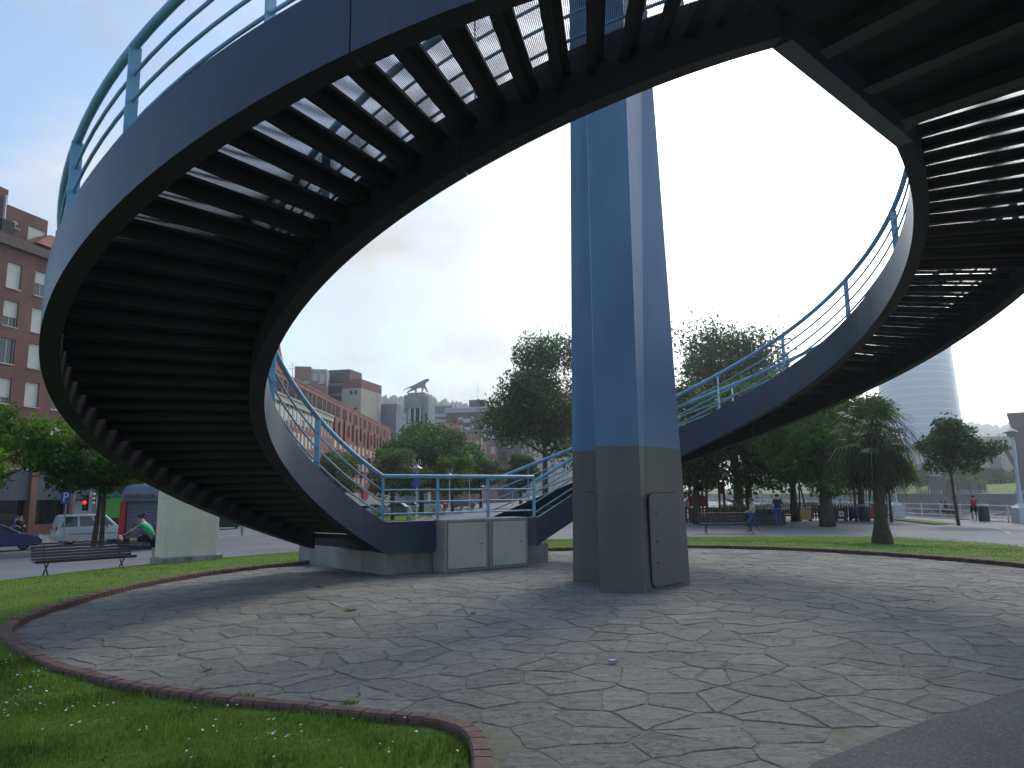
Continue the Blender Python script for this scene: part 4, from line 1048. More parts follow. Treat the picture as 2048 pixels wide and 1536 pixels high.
MB().loft([[(-1, -1, .2), (13, -1.8, .2), (13, 1.8, .2), (-1, 1, .2)], [(-2.2, -1.6, 2.6), (14, -2.4, 2.2), (14, 2.4, 2.2), (-2.2, 1.6, 2.6)]]).build('hull', BR['slab'], t, world=False)
MB().bx(3, 11, -1.4, 1.4, 2.22, 4.2).build('cabin', BR['lav'], t, world=False, bevel=.1)
MB().bx(3.5, 10.5, -1.45, -1.41, 3.1, 3.8).build('window', M['glass'], t, world=False)
# ================================================================ trees
LM = {'near': leafmat('fresh_lime_leaves', (0.0540, 0.1253, 0.0150), (0.1522, 0.2715, 0.0323), .42, .6),
      'mid': leafmat('green_leaves', (0.0365, 0.0926, 0.0170), (0.0926, 0.1845, 0.0348), .35, .35),
      'dark': leafmat('dark_leaves', (0.0272, 0.0612, 0.0170), (0.0680, 0.1232, 0.0298), .3, .3),
      'olive': leafmat('olive_leaves', (0.072, 0.094, 0.043), (0.160, 0.181, 0.087), .3, .5),
      'far': leafmat('far_leaves', (0.0586, 0.1414, 0.0368), (0.1414, 0.2668, 0.0586), .3, .2)}
def leaf_mesh(name, C, s, mat, flat=0.3):
    n = len(C)
    nr = rng.normal(size=(n, 3)); nr[:, 2] += flat; nr /= np.linalg.norm(nr, axis=1)[:, None]
    a = rng.normal(size=(n, 3)); a -= nr*(a*nr).sum(1)[:, None]; a /= np.linalg.norm(a, axis=1)[:, None]; b = np.cross(nr, a)
    sz = (rng.uniform(.6, 1.35, n)*s)[:, None]
    V = np.stack([C-a*sz, C+b*sz*.55+nr*sz*.12, C+a*sz*1.1, C-b*sz*.55+nr*sz*.12], 1).reshape(-1, 3)
    me = bpy.data.meshes.new(name); me.vertices.add(4*n); me.vertices.foreach_set('co', V.ravel())
    me.loops.add(4*n); me.loops.foreach_set('vertex_index', np.arange(4*n)); me.polygons.add(n); me.polygons.foreach_set('loop_start', np.arange(n)*4)
    me.update(calc_edges=True); me.materials.append(mat); return me
def crown_pts(n, rx, rz, cz, ncl, cr, cone=0.0, low=0.0):
    """leaf places in twiggy clumps through an uneven crown"""
    cl = []
    while len(cl) < ncl:
        p = rng.uniform(-1, 1, 3); r = np.linalg.norm(p)
        if r > (1.14 if rng.random() < .3 else .96) or r < .3: continue
        k = 1-cone*max(0, p[2]); cl.append((p[0]*rx*k, p[1]*rx*k, cz+p[2]*rz, cr*rng.uniform(.55, 1.25)))
    pts = []
    for c in cl:
        m = int(n/ncl*(c[3]/cr)**2); d = rng.normal(size=(m, 3)); d /= np.linalg.norm(d, axis=1)[:, None]
        rad = c[3]*rng.uniform(.25, 1.0, m)**.6; q = np.array(c[:3])+d*rad[:, None]*np.array([1.15, 1.15, .72])
        # thin twigs that stick out
        k = rng.random(m) < .07; q[k] = np.array(c[:3])+d[k]*(c[3]*rng.uniform(1, 1.22, k.sum()))[:, None]
        pts.append(q)
    return np.concatenate(pts), cl
def tree(label, x, y, H, W, trunk_h, n, leaf, kind, tr=.2, ncl=34, group=None, name='tree', lean=0.0, cone=.3, z=None):
    z0 = float(gz(x, y)) if z is None else z
    t = thing(name, label, 'tree', (x, y, z0-.05), 0, group)
    rz = (H-trunk_h)/2; cz = trunk_h+rz
    C, cl = crown_pts(int(n*2.3), W/2, rz*.92, cz, ncl, min(W, 2*rz)*.22, cone)
    bare('crown', leaf_mesh('crown', C, leaf*.78, LM[kind]), t)
    mb = MB(); top = Vector((lean*cz, 0, cz))
    mb.tube([(0, 0, -.1), (lean*trunk_h*.5, .02, trunk_h*.5), (lean*trunk_h, -.02, trunk_h), top], [tr*1.25, tr, tr*.85, tr*.35], 8)
    for c in sorted(cl, key=lambda q: -q[3])[:12]:
        a = Vector((lean*trunk_h, 0, trunk_h*.92)).lerp(top, rng.uniform(0, .75)); e = Vector(c[:3]); md = a.lerp(e, .5)+Vector((0, 0, -.1*W*.3))
        mb.tube([a, md, e], [tr*.42, tr*.26, tr*.08], 5)
    mb.build('trunk', M['bark'], t, world=False, smooth=True)
    return t
def tree_px(label, px, pyb, pyt, Y, wpx, thpx, n, leaf, kind, **k):
    b, tp = at(px, pyb, Y), at(px, pyt, Y); g = float(gz(b.x, Y)); W = wpx*Y/FPX
    return tree(label, b.x, Y, tp.z-g, W, max(.8, at(px, thpx, Y).z-g), n, leaf, kind, **k)
# street trees left
tree_px('bright lime green street tree, leftmost, crown cut by the frame edge', -40, 1090, 815, 38, 290, 985, 9000, .15, 'near', ncl=46, tr=.14)
tree_px('green street tree with a dark leaning trunk beside the silver van', 187, 1084, 838, 41.5, 190, 985, 6500, .16, 'mid', ncl=34, tr=.14, lean=.08)
tree_px('slimmer street tree whose straight trunk stands nearest to the kiosk', 202, 1091, 850, 40, 150, 985, 4200, .16, 'mid', ncl=26, tr=.12)
tree_px('small light green tree behind the kiosk roof', 290, 1050, 940, 62, 90, 990, 2200, .18, 'near', ncl=16, tr=.1)
# trees beyond the landing
tree_px('broad round green tree below the statue tower', 843, 1035, 844, 96, 180, 985, 10000, .3, 'mid', ncl=46, tr=.3, cone=.45)
tree_px('bright green tree at the right shoulder of the broad round tree', 905, 1035, 912, 90, 85, 990, 4000, .26, 'near', ncl=24, tr=.2)
tree_px('greyish loose tree behind the blue railing post at the left', 668, 1035, 890, 78, 110, 985, 3200, .2, 'olive', ncl=24, tr=.15)
tree_px('olive green small tree with a forked trunk just right of the corner post', 785, 1032, 900, 70, 110, 990, 3200, .19, 'olive', ncl=24, tr=.17)
tree_px('dark rounded tree in front of the low brick houses', 962, 1030, 914, 118, 80, 985, 3500, .32, 'mid', ncl=26, tr=.25)
tree_px('dark tree filling the gap between the rounded tree and the tall plane', 1042, 1030, 905, 108, 60, 985, 3400, .32, 'dark', ncl=26, tr=.25)
tree_px('tall plane tree left of the blue pillar with an open ragged crown', 1092, 1035, 662, 74, 190, 945, 12000, .22, 'dark', ncl=60, tr=.32, cone=.3)
tree_px('tall plane tree right of the blue pillar reaching above the ramp railing', 1478, 1040, 655, 66, 235, 900, 14000, .2, 'dark', ncl=64, tr=.32, cone=.35)
# park wood at the right
wood = [('bushy plane tree above the play tower', 1395, 1045, 770, 48, 170, 985, 6500, 'dark'),
        ('leafy tree behind the woman in light green', 1500, 1042, 760, 50, 190, 985, 7000, 'mid'),
        ('large shade tree over the swing frame', 1590, 1040, 740, 52, 200, 985, 7500, 'dark'),
        ('thick trunked shade tree left of the palm', 1655, 1050, 735, 44, 210, 985, 8500, 'mid'),
        ('shade tree right behind the palm crown', 1725, 1035, 765, 56, 150, 985, 5000, 'dark')]
for l, px, pb_, ptp, Y, w_, th, n, kd in wood: tree_px(l, px, pb_, ptp, Y, w_, th, n, .17, kd, ncl=40, tr=.26 if 'thick' not in l else .42, cone=.25, group=None)
tree_px('slender young tree with a light crown between palm and white lamp', 1782, 1030, 905, 50, 95, 985, 2200, .16, 'near', ncl=18, tr=.09)
tree_px('slender young tree left of the palm, its bare stem above the fence', 1712, 1030, 890, 51, 70, 965, 1500, .16, 'mid', ncl=14, tr=.08)
tree_px('young tiered tree standing alone beside the riverside path', 1916, 1037, 838, 45, 135, 948, 3000, .15, 'dark', ncl=26, tr=.09, cone=.75, lean=-.05)
# dead-straight props holding the young tree are not built: none show
# far bank rows
ft = []
for i, px in enumerate((1620, 1652, 1690, 1738, 1790, 1812, 1836, 1858, 1893, 1912, 1938, 1962, 1985, 2010, 2036, 2062)):
    Y = 205+(i*37 % 23); b = at(px, 990, Y)
    if i < 3:
        t = tree('round clipped tree in the row across the river', b.x, Y, 7.6, 6.6, 2.4, 1500, .42, 'far', tr=.16, ncl=18, group='trees along the far quay', z=-.3); ft.append(t)
    else:
        t = copy_tree(ft[i % 3]); t.location = (b.x, Y, -.3); t.rotation_euler.z = i*1.1; s = .85+.3*((i*7) % 5)/5; t.scale = (s, s, s*(.9+.05*(i % 4)))
for i, px in enumerate((1800, 1880, 1950, 2000, 2040)):
    Y = 236+i*3; b = at(px, 990, Y); t = copy_tree(ft[(i+1) % 3]); t.location = (b.x, Y, 1.2); s = .95+.08*(i % 3); t.scale = (s*1.1, s*1.1, s)
    t['label'] = 'taller tree of the rear row in front of the sandy building'; t['group'] = 'trees before the sandy building'

# ---------------------------------------------------------------- palm
pb3 = at(1765, 1083, 26.4); gx, gy = pb3.x, 26.4
palm = thing('palm_tree', 'fan palm with a bulging dark trunk and drooping dead fronds on the right lawn', 'palm tree', (gx, gy, float(gz(gx, gy))))
bk_ = plain('palm_trunk', (0.075, 0.058, 0.045), .95, .35, 4, bmp=.5, bsc=18)
prof = [(.02, -.1), (.35, -.1), (.36, .12), (.32, .35), (.235, .7), (.195, 1.1), (.185, 1.6), (.18, 2.1), (.18, 2.7), (.19, 3.15)]
rp = []; 
for i in range(len(prof)-1):
    for j in range(8):
        f = j/8; rp.append((prof[i][0]+(prof[i+1][0]-prof[i][0])*f+(.014 if j % 2 and prof[i][0] > .1 else 0), prof[i][1]+(prof[i+1][1]-prof[i][1])*f))
MB().lathe(rp+[prof[-1]], n=18).build('trunk', bk_, palm, world=False, smooth=True)
boots = MB()
for i in range(34):
    a = i*2.4; z = 2.75+i*.036; r = .18; o = Vector((math.cos(a), math.sin(a), 0)); s = Vector((-o.y, o.x, 0))
    b = o*r+Vector((0, 0, z)); e = o*(r+.16)+Vector((0, 0, z+.34))
    boots.loft([[b-s*.08, b+s*.08, b+s*.06+o*.05], [e-s*.035, e+s*.035, e+s*.02+o*.02]])
boots.build('frond_bases', plain('dry_frond_base', (.16, .13, .1), .9, .3, 6), palm, world=False)
MB().lathe([(.2, 3.0), (.24, 3.5), (.2, 4.05), (.05, 4.45)], n=12).build('crown_shaft', bk_, palm, world=False, smooth=True)
def fan(mb, o, d, plen, blen, droop, nb=18):
    d = d.normalized(); s = d.cross(Vector((0, 0, 1))).normalized(); u = s.cross(d)
    e = o+d*plen+Vector((0, 0, -.12*plen*droop)); mb.tube([o, o.lerp(e, .5)+Vector((0, 0, .06)), e], [.022, .018, .012], 4)
    for k in range(nb):
        a = R(-105+210*k/(nb-1)); v = d*math.cos(a)+s*math.sin(a)
        L = blen*(1-.35*abs(a)/1.9)*random.uniform(.85, 1.1)
        w = s*math.cos(a)-d*math.sin(a); w *= .022
        p1 = e+v*L*.5+Vector((0, 0, -.08*droop*L)); p2 = e+v*L*.82+Vector((0, 0, -.38*droop*L)); p3 = e+v*L*.92+Vector((0, 0, -.75*droop*L))
        mb.add([e-w*.3, e+w*.3, p1+w, p1-w, p2+w*.6, p2-w*.6, p3], [(0, 1, 2, 3), (3, 2, 4, 5), (5, 4, 6)])
live = leafmat('palm_frond', (0.035, 0.06, 0.022), (0.075, 0.115, 0.045), .2, .8); dead = plain('dead_palm_frond', (.045, .04, .03), .9, .4, 3)
random.seed(3)
mb = MB(); top = Vector((0, 0, 4.1))
for i in range(30):
    a = i*2.399+random.uniform(-.4, .4); el = R(82-i*3.2+random.uniform(-8, 8)); fan(mb, top+Vector((0, 0, -.012*i)), Vector((math.cos(a)*math.cos(el), math.sin(a)*math.cos(el), math.sin(el))), random.uniform(.7, 1.0), random.uniform(.95, 1.2), .5+i*.03)
mb.build('green_fronds', live, palm, world=False, fix=False)
mb = MB()
for i in range(46):
    a = i*2.399+random.uniform(-.5, 1.2); el = R(-14-i*1.1+random.uniform(-14, 10)); fan(mb, top+Vector((0, 0, -.15-.006*i)), Vector((math.cos(a)*math.cos(el), math.sin(a)*math.cos(el), math.sin(el))), random.uniform(.4, 1.15), random.uniform(.65, 1.15), random.uniform(.7, 1.5), random.choice((10, 14, 18)))
for a, el, L in ((-.1, .55, 1.5), (.25, .45, 1.1)): 
    o = top; d = Vector((math.cos(a), math.sin(a), 0)); P = [o+d*L*f+Vector((0, 0, L*(el*f*2.2-1.5*f*f))) for f in np.linspace(0, 1, 8)]
    mb.tube(P, [.02]*8, 4); fan(mb, P[-1], (P[-1]-P[-2]), .05, .7, .9, 9)
mb.build('dead_fronds', dead, palm, world=False, fix=False)

# ================================================================ benches
def make_bench(label, L=2.9, wood='wood_dark', group=None):
    t = thing('park_bench', label, 'bench', (0, 0, 0), 0, group)
    mb = MB()                                    # faces -y is the front
    for y, z in ((-.40, .42), (-.30, .445), (-.2, .44), (-.1, .43)): mb.box((0, y, z), (L, .085, .035))
    mb.box((0, -.47, .46), (L, .05, .07)); mb.build('seat', M[wood], t, world=False, bevel=.008)
    mb = MB()
    for i in range(5): mb.box((0, .02+.035*i+.02*max(i-3, 0), .50+.09*i), (L, .03, .07), rot=Matrix.Rotation(R(-22), 3, 'X'))
    mb.box((0, .23, .96-.0), (L, .07, .045)); mb.build('backrest', M[wood], t, world=False, bevel=.008)
    for x in (-L*.375, L*.375):
        m = MB()
        m.tube([(x, -.46, 0), (x, -.3, .16), (x, -.2, .22), (x, -.08, .16), (x, .06, 0)], .024, 6); m.tube([(x, -.42, .4), (x, -.28, .3), (x, -.2, .22)], .022, 6); m.tube([(x, 0, .4), (x, -.1, .3), (x, -.2, .22)], .022, 6)
        m.tube([(x, -.5, .43), (x, -.02, .41), (x, .1, .66), (x, .23, .92)], .022, 6)
        m.build('leg', M['iron'], t, world=False, smooth=True)
    return t
def place(t, x, y, rz, z=None): t.location = (x, y, float(gz(x, y)) if z is None else z); t.rotation_euler.z = rz; return t
bA = make_bench('dark slatted bench at the lawn edge on which a runner stretches one leg', 2.9); place(bA, -13.85, 23.95, math.atan2(1.55, 1.45))
for ch in bA.children: pass
bB = copy_tree(bA); bB['label'] = 'dark slatted bench seen from behind on the lawn edge right of the pillar'
g = gnd(1455, 1066); place(bB, g.x, g.y, R(178)+math.pi*1.0)
for px, py, rz, lab in ((1512, 1040, R(0), 'dark bench by the play fence behind the woman in light green'), (1590, 1042, R(0), 'dark bench by the play fence right of the green planter block'),
                        (1840, 1031, R(35), 'empty dark bench facing the river, left of the occupied one'), (1885, 1033, R(35), 'dark bench facing the river with two people and a bag')):
    o = copy_tree(bA); o['label'] = lab; g = gnd(px, py); place(o, g.x, g.y, rz); o.scale = (.75, .85, .85)
bC = make_bench('light brown bench nearest to the landing on the tree lined path', 1.9, 'wood_grey')
place(bC, *gnd(864, 1037).xy, R(-75))
for px, py, lab in ((888, 1032, 'light brown bench, second along the tree lined path'), (921, 1028, 'light brown bench, third along the tree lined path'), (944, 1024, 'light brown bench, farthest along the tree lined path')):
    o = copy_tree(bC); o['label'] = lab; place(o, *gnd(px, py).xy, R(-75))

# ================================================================ lamps, signs, bins
def lamp(label, h=5.0):
    t = thing('street_lamp', label, 'street lamp')
    MB().tube([(0, 0, -.1), (0, 0, .5), (0, 0, .52), (0, 0, h-.9)], [.09, .085, .055, .045], 10).build('post', M['white_metal'], t, world=False)
    m = MB()
    for s in (-1, 1): m.tube([(s*.0+.02*s, 0, h-1.4), (.1*s, 0, h-.25), (.16*s, 0, h-.05), (.24*s, 0, h), (.3*s, 0, h-.08), (.32*s, 0, h-.5)], .022, 6)
    m.build('hook', M['white_metal'], t, world=False)
    MB().lathe([(.04, h-.42), (.14, h-.52), (.3, h-.62), (.48, h-.72), (.5, h-.76), (.3, h-.74)], n=20).build('shade', M['grey_metal'], t, world=False, smooth=True)
    MB().lathe([(.27, h-.74), (.27, h-.95), (.2, h-1.1), (.02, h-1.16)], n=16).build('globe', plain('smoky_globe', (.3, .3, .28), .2, .1), t, world=False, smooth=True)
    return t
lA = lamp('white street lamp carrying a blue round sign, nearest of the lamps on the tree path'); g = gnd(833, 1041); place(lA, g.x, g.y, 0)
hN = at(833, 919, g.y).z-float(gz(g.x, g.y)); lA.scale = (hN/5,)*3
o0 = copy_tree(lA)
sgo = MB().tube([(0, -.1, 3.05), (0, -.07, 3.05)], .36, 20); sgo.build('round_sign', M['blue_paint'], lA, world=False)
lamps = [(899, 938, 74, 'white double shade lamp, second along the tree path'), (939, 945, 86, 'white street lamp, third along the tree path'), (965, 966, 110, 'white street lamp, fourth along the tree path, beside the railing crossing'), (1026, 964, 118, 'white street lamp, farthest, right of the landing railing')]
for i, (px, pyt, Y, lab) in enumerate(lamps):
    o = o0 if i == 0 else copy_tree(o0); o['label'] = lab; b = at(px, 1020, Y); gg = float(gz(b.x, Y)); o.location = (b.x, Y, gg); s = (at(px, pyt, Y).z-gg)/5; o.scale = (s, s, s)
def river_lamp(label, px, Y, h):
    t = thing('street_lamp', label, 'street lamp'); b = at(px, 1030, Y); t.location = (b.x, Y, float(gz(b.x, Y)))
    MB().loft([[(x*k, y*k, z) for x, y in ((-.42, -.42), (.42, -.42), (.42, .42), (-.42, .42))] for k, z in ((1.05, -.05), (1, .15), (1, .95), (.6, 1.1), (.32, 1.25))]).build('pedestal', M['white_metal'], t, world=False)
    MB().tube([(0, 0, 1.2), (0, 0, 2.0), (0, 0, h-.5)], [.17, .13, .07], 10).build('post', M['white_metal'], t, world=False)
    m = MB(); m.tube([(-.3, 0, h-.75), (-.3, 0, h-.1), (-.2, 0, h), (0, 0, h)], .025, 6); m.bar((-.9, 0, h-.95), (.1, 0, h-.85), .05, .05); m.build('bracket', M['white_metal'], t, world=False)
    MB().lathe([(.03, h-.05), (.18, h-.12), (.42, h-.3), (.46, h-.34), (.2, h-.32)], (-.1, 0, 0), 18).build('shade', M['grey_metal'], t, world=False, smooth=True)
    MB().lathe([(.26, h-.33), (.24, h-.55), (.02, h-.7)], (-.1, 0, 0), 14).build('globe', plain('milky_globe', (.45, .42, .38), .2, .1), t, world=False, smooth=True)
    return t
river_lamp('white riverside lamp with a square pedestal at the right frame edge', 2043, 48, 6.2)
river_lamp('white riverside lamp with a square pedestal right of the palm trunk', 1793, 60, 6.0)
# riverside railing
rl = thing('riverside_railing', 'white three bar metal railing along the near river bank', 'railing', (33.2, 46, 0))
mb = MB(); yy = [30, 40, 50, 60, 75, 90, 110, 140, 180]
for h in (.25, .65, 1.05): mb.tube([(33.2, y, float(gz(33.2, y))+h) for y in yy], .035, 6)
mb.build('bars', M['white_metal'], rl)
y = 34.0; pm = None
while y < 140:
    g = float(gz(33.2, y))
    if pm is None: pm = MB().tube([(0, 0, 0), (0, 0, 1.02)], .055, 8).lathe([(.02, 1.0), (.09, 1.06), (.02, 1.14)], n=8).mesh('post', M['white_metal'])
    o = bare('post', pm, rl); o.location = (0, y-46, g); y += 2.6
fr_ = copy_tree(rl); fr_['label'] = 'far white railing along the edge of the opposite quay'; fr_.location = (113.6, 130, .75); fr_.scale = (1, 2.2, 1)
# traffic sign with P
def text_mesh(s, size, ext=.004, shear=0):
    c = bpy.data.curves.new('t', 'FONT'); c.body = s; c.size = size; c.extrude = ext; c.align_x = 'CENTER'; c.align_y = 'CENTER'; c.shear = shear
    o = bpy.data.objects.new('t', c); COL.objects.link(o); bpy.context.view_layer.update()
    me = bpy.data.meshes.new_from_object(o.evaluated_get(bpy.context.evaluated_depsgraph_get())); bpy.data.objects.remove(o); return me
g = at(126, 1084, 38.3)
ps = thing('parking_sign', 'blue square parking sign with a white letter P on a grey pole', 'sign', (g.x, 38.3, float(gz(g.x, 38.3))), R(-8))
hz_ = at(126, 995, 38.3).z-ps.location.z
MB().tube([(0, 0, 0), (0, 0, hz_+.3)], .035, 8).build('pole', M['grey_metal'], ps, world=False)
pn = MB().bx(-.27, .27, -.06, -.04, hz_-.33, hz_+.3).build('panel', M['blue_paint'], ps, world=False, bevel=.01)
tm = text_mesh('P', .66); tm.materials.append(M['frame_white']); o = bare('letter', tm, pn); o.location = (0, -.066, hz_); o.rotation_euler = (R(90), 0, 0)
g = at(166, 1075, 50)
tl = thing('traffic_light', 'traffic light showing red on a grey pole behind the van', 'traffic light', (g.x, 50, float(gz(g.x, 50))))
hz_ = at(162, 1005, 50).z-tl.location.z
MB().tube([(.25, .05, 0), (.25, .05, hz_+.75)], .09, 10).build('pole', M['grey_metal'], tl, world=False)
MB().bx(-.17, .17, -.12, .12, hz_-.55, hz_+.5).build('housing', M['black'], tl, world=False, bevel=.03)
rm, t_, o_ = nt('red_lamp'); e = N(t_, 'ShaderNodeEmission', i_Strength=.9); e.inputs[0].default_value = (1, .06, .06, 1); t_.links.new(e.outputs[0], o_.inputs[0])
MB().tube([(0, -.15, hz_), (0, -.12, hz_)], .14, 14).build('red_light', rm, tl, world=False)
for k in (.32, -.32): MB().tube([(0, -.14, hz_+k), (0, -.12, hz_+k)], .12, 14).build('dark_light', M['iron'], tl, world=False)
for k in (-.3, 0, .3): MB().lathe([(.02, .09), (.08, .07), (.11, 0), (.08, -.06), (.02, -.08)], (.52, 0, hz_+.25+k), 10).build('side_lamp', M['frame_white'], tl, world=False)
# slim grey pole seen above the van
g = at(142, 1075, 52); sp = thing('sign_pole', 'slim bare grey pole right of the parking sign', 'pole', (g.x, 52, float(gz(g.x, 52))))
MB().tube([(0, 0, 0), (0, 0, 3.4)], .04, 8).build('tube', M['grey_metal'], sp, world=False); MB().bx(-.05, .05, -.05, .05, 3.38, 3.46).build('cap', M['grey_metal'], sp, world=False)
# bins
def bin_(label, px, py, h=1.0, r=.27, mt='green_bin'):
    g = gnd(px, py); t = thing('litter_bin', label, 'bin', (g.x, g.y, float(gz(g.x, g.y))))
    MB().lathe([(.01, 0), (r*.92, 0), (r, .1), (r, h*.86), (r*.98, h*.87)], n=16).build('body', M[mt], t, world=False, auto=40)
    MB().lathe([(r*1.05, h*.86), (r*1.05, h*.92), (r*.8, h), (.01, h)], n=16).build('lid', M['grey_metal'], t, world=False, auto=40)
    return t
bin_('dark green litter bin on the riverside path left of the jogger in red', 1969, 1043, 1.15, .34)
bin_('dark green bin among the coloured boxes left of the palm', 1730, 1042, 1.15, .36)
bin_('grey post bin on the tree path beside the nearest lamp', 818, 1041, 1.1, .22, 'grey_metal')
g = gnd(1536, 1049)
t = thing('planter', 'low dark green planter block between the two fence benches', 'planter', (g.x, g.y, float(gz(g.x, g.y)))); MB().bx(-1, 1, -.4, .4, 0, .62).build('box', M['green_bin'], t, world=False, bevel=.03); MB().bx(-.9, .9, -.3, .3, .6, .64).build('soil', M['bark'], t, world=False)
# coloured boards hung on posts
def board(label, px, py, w, h, mt, lift=.12, name='info_board'):
    g = gnd(px, py); t = thing(name, label, 'board', (g.x, g.y, float(gz(g.x, g.y))))
    MB().bx(-w/2, w/2, -.04, .04, lift, lift+h).build('panel', M[mt], t, world=False, bevel=.01)
    for s in (-1, 1): MB().bx(s*w/2-.09, s*w/2+.09, .02, .16, 0, lift+h+.08).build('post', M['wood_dark'], t, world=False)
    return t
board('tan board between two dark posts in the play fence', 1612, 1043, .72, .68, 'tan_board')
board('blue board hung in the play fence left of the round bin', 1713, 1041, .72, .76, 'blue_paint')
board('red board hung in the play fence next to the round bin', 1747, 1041, .6, .8, 'red_paint')
b_ = board('dark board with a small white emblem notice in the play fence', 1683, 1042, .7, .8, 'wood_dark')
MB().bx(-.17, .17, -.06, -.045, .3, .68).build('notice', M['frame_white'], b_, world=False)
MB().tube([(0, -.07, .5), (0, -.061, .5)], .07, 10).build('emblem', M['frame_dark'], b_, world=False)
# picket fence of the playground
def fence(label, A_, B_, h=1.0):
    a, b = gnd(*A_), gnd(*B_); L = (b-a).length; t = thing('picket_fence', label, 'fence', (a.x, a.y, float(gz(a.x, a.y))), math.atan2(b.y-a.y, b.x-a.x))
    mb = MB()
    for i in range(int(L/.2)): mb.bx(i*.2, i*.2+.13, -.02, .02, .08, h+random.uniform(-.03, .05))
    mb.build('pickets', M['wood_dark'], t, world=False)
    m = MB(); m.bx(0, L, .02, .07, .25, .34); m.bx(0, L, .02, .07, .72, .8); m.build('rails', M['wood_dark'], t, world=False)
    return t
fence('dark picket fence in front of the play tower', (1372, 1049), (1500, 1047), 1.05)
fence('dark picket fence right of the tan board up to the palm', (1625, 1040), (1782, 1040), 1.05)
fence('dark picket fence at the back of the playground', (1440, 1034), (1640, 1030), 1.0)

# ================================================================ playground
g = gnd(1420, 1042); S = 1
pt2 = thing('play_tower', 'wooden play tower with red panels, climbing arch and a gable roof', 'play tower', (g.x, g.y+1.2, float(gz(g.x, g.y))))
rw = plain('red_brown_timber', (.19, .055, .03), .75, .25, 4)
for x in (-1.25, 0, 1.25):
    for y in (-.6, .6): MB().bx(x-.07, x+.07, y-.07, y+.07, 0, 3.0 if x >= 0 else 2.0).build('post', rw, pt2, world=False)
MB().bx(-1.3, 1.3, -.65, .65, .78, .86).build('platform', rw, pt2, world=False)
MB().bx(-1.18, -.07, -.64, -.6, 1.0, 1.75).build('panel', M['red_paint'], pt2, world=False); MB().bx(.95, 1.2, -.64, -.6, 1.9, 2.75).build('panel', M['red_paint'], pt2, world=False)
MB().bx(0, 1.3, -.66, -.58, 2.45, 2.62).build('beam', rw, pt2, world=False); MB().bx(.1, 1.1, -.75, -.7, .25, .85).build('notice', M['tan_board'], pt2, world=False)
MB().loft([[(-1.7, -.9, 3.0), (1.5, -.9, 3.0), (1.5, 0, 3.75), (-1.7, 0, 3.75)], [(-1.7, -.9, 3.06), (1.5, -.9, 3.06), (1.5, 0, 3.82), (-1.7, 0, 3.82)]]).loft([[(-1.7, .9, 3.0), (1.5, .9, 3.0), (1.5, 0, 3.75), (-1.7, 0, 3.75)], [(-1.7, .9, 3.06), (1.5, .9, 3.06), (1.5, 0, 3.82), (-1.7, 0, 3.82)]]).build('roof', M['grey_metal'], pt2, world=False)
ar = MB(); n = 10
P = [(1.3+1.25*math.sin(R(9*i)), .45+1.1*math.cos(R(9*i))) for i in range(n+1)]
for i in range(n): ar.loft([[(P[i][0], y, P[i][1]) for y in (-.5, .5)]+[(P[i][0], y, P[i][1]-.05) for y in (.5, -.5)], [(P[i+1][0], y, P[i+1][1]) for y in (-.5, .5)]+[(P[i+1][0], y, P[i+1][1]-.05) for y in (.5, -.5)]])
ar.build('climbing_arch', plain('pale_climbing_board', (.4, .34, .26), .8, .1), pt2, world=False)
MB().loft([[(-1.3, -.4, 1.6), (-1.3, .4, 1.6), (-1.3, .4, .9), (-1.3, -.4, .9)], [(-2.6, -.4, .45), (-2.6, .4, .45), (-2.6, .4, .2), (-2.6, -.4, .2)]]).build('slide', M['grey_metal'], pt2, world=False)
g = gnd(1545, 1038)
sw = thing('swing_set', 'dark swing frame with a red cross beam between the trees', 'swing', (g.x, g.y, float(gz(g.x, g.y))))
m = MB(); 
for s in (-1, 1):
    for d in (-.8, .8): m.tube([(s*2.4, d, 0), (s*2.2, 0, 2.75)], .06, 6)
m.build('frame', M['wood_dark'], sw, world=False)
MB().tube([(-2.4, 0, 2.78), (2.4, 0, 2.78)], .07, 8).build('cross_beam', M['red_paint'], sw, world=False)
for x in (-.9, .6):
    c = MB(); c.tube([(x-.2, 0, 2.7), (x-.2, 0, .6)], .012, 4); c.tube([(x+.2, 0, 2.7), (x+.2, 0, .6)], .012, 4); c.build('chain', M['iron'], sw, world=False); MB().bx(x-.25, x+.25, -.12, .12, .55, .6).build('seat', M['black'], sw, world=False)
t = thing('toy_box', 'blue plastic toy box on the ground under the swing frame', 'box', (g.x-.3, g.y-1.5, float(gz(g.x, g.y)))); MB().bx(-.55, .55, -.3, .3, .12, .8).build('tub', M['blue_paint'], t, world=False, bevel=.04); MB().bx(-.6, .6, -.35, .35, .0, .12).build('skid', M['black'], t, world=False)

# ================================================================ kiosk
kx = at(283, 1085, 37.5)
ki = thing('kiosk', 'rounded grey kiosk with red side pillars, roller shutter and purple spot', 'kiosk', (kx.x, 37.5, float(gz(kx.x, 37.5))), R(-14))
kz = at(283, 1004, 37.5).z-ki.location.z; KW = 1.22
MB().bx(-KW+.18, KW-.18, .05, 1.6, .05, kz+.1).build('cabin', BR['fascia'], ki, world=False)
MB().bx(-KW-.05, KW+.05, -.1, 1.7, -.1, .12).build('base', M['black'], ki, world=False)
sm = MB()
for i in range(22): sm.loft([[(-KW+.25, .03, .14+i*(kz-.2)/22), (KW-.25, .03, .14+i*(kz-.2)/22)]+[(KW-.25, -.02, .14+(i+.5)*(kz-.2)/22), (-KW+.25, -.02, .14+(i+.5)*(kz-.2)/22)], [(-KW+.25, .03, .14+(i+1)*(kz-.2)/22), (KW-.25, .03, .14+(i+1)*(kz-.2)/22)]+[(KW-.25, -.015, .14+(i+.8)*(kz-.2)/22), (-KW+.25, -.015, .14+(i+.8)*(kz-.2)/22)]])
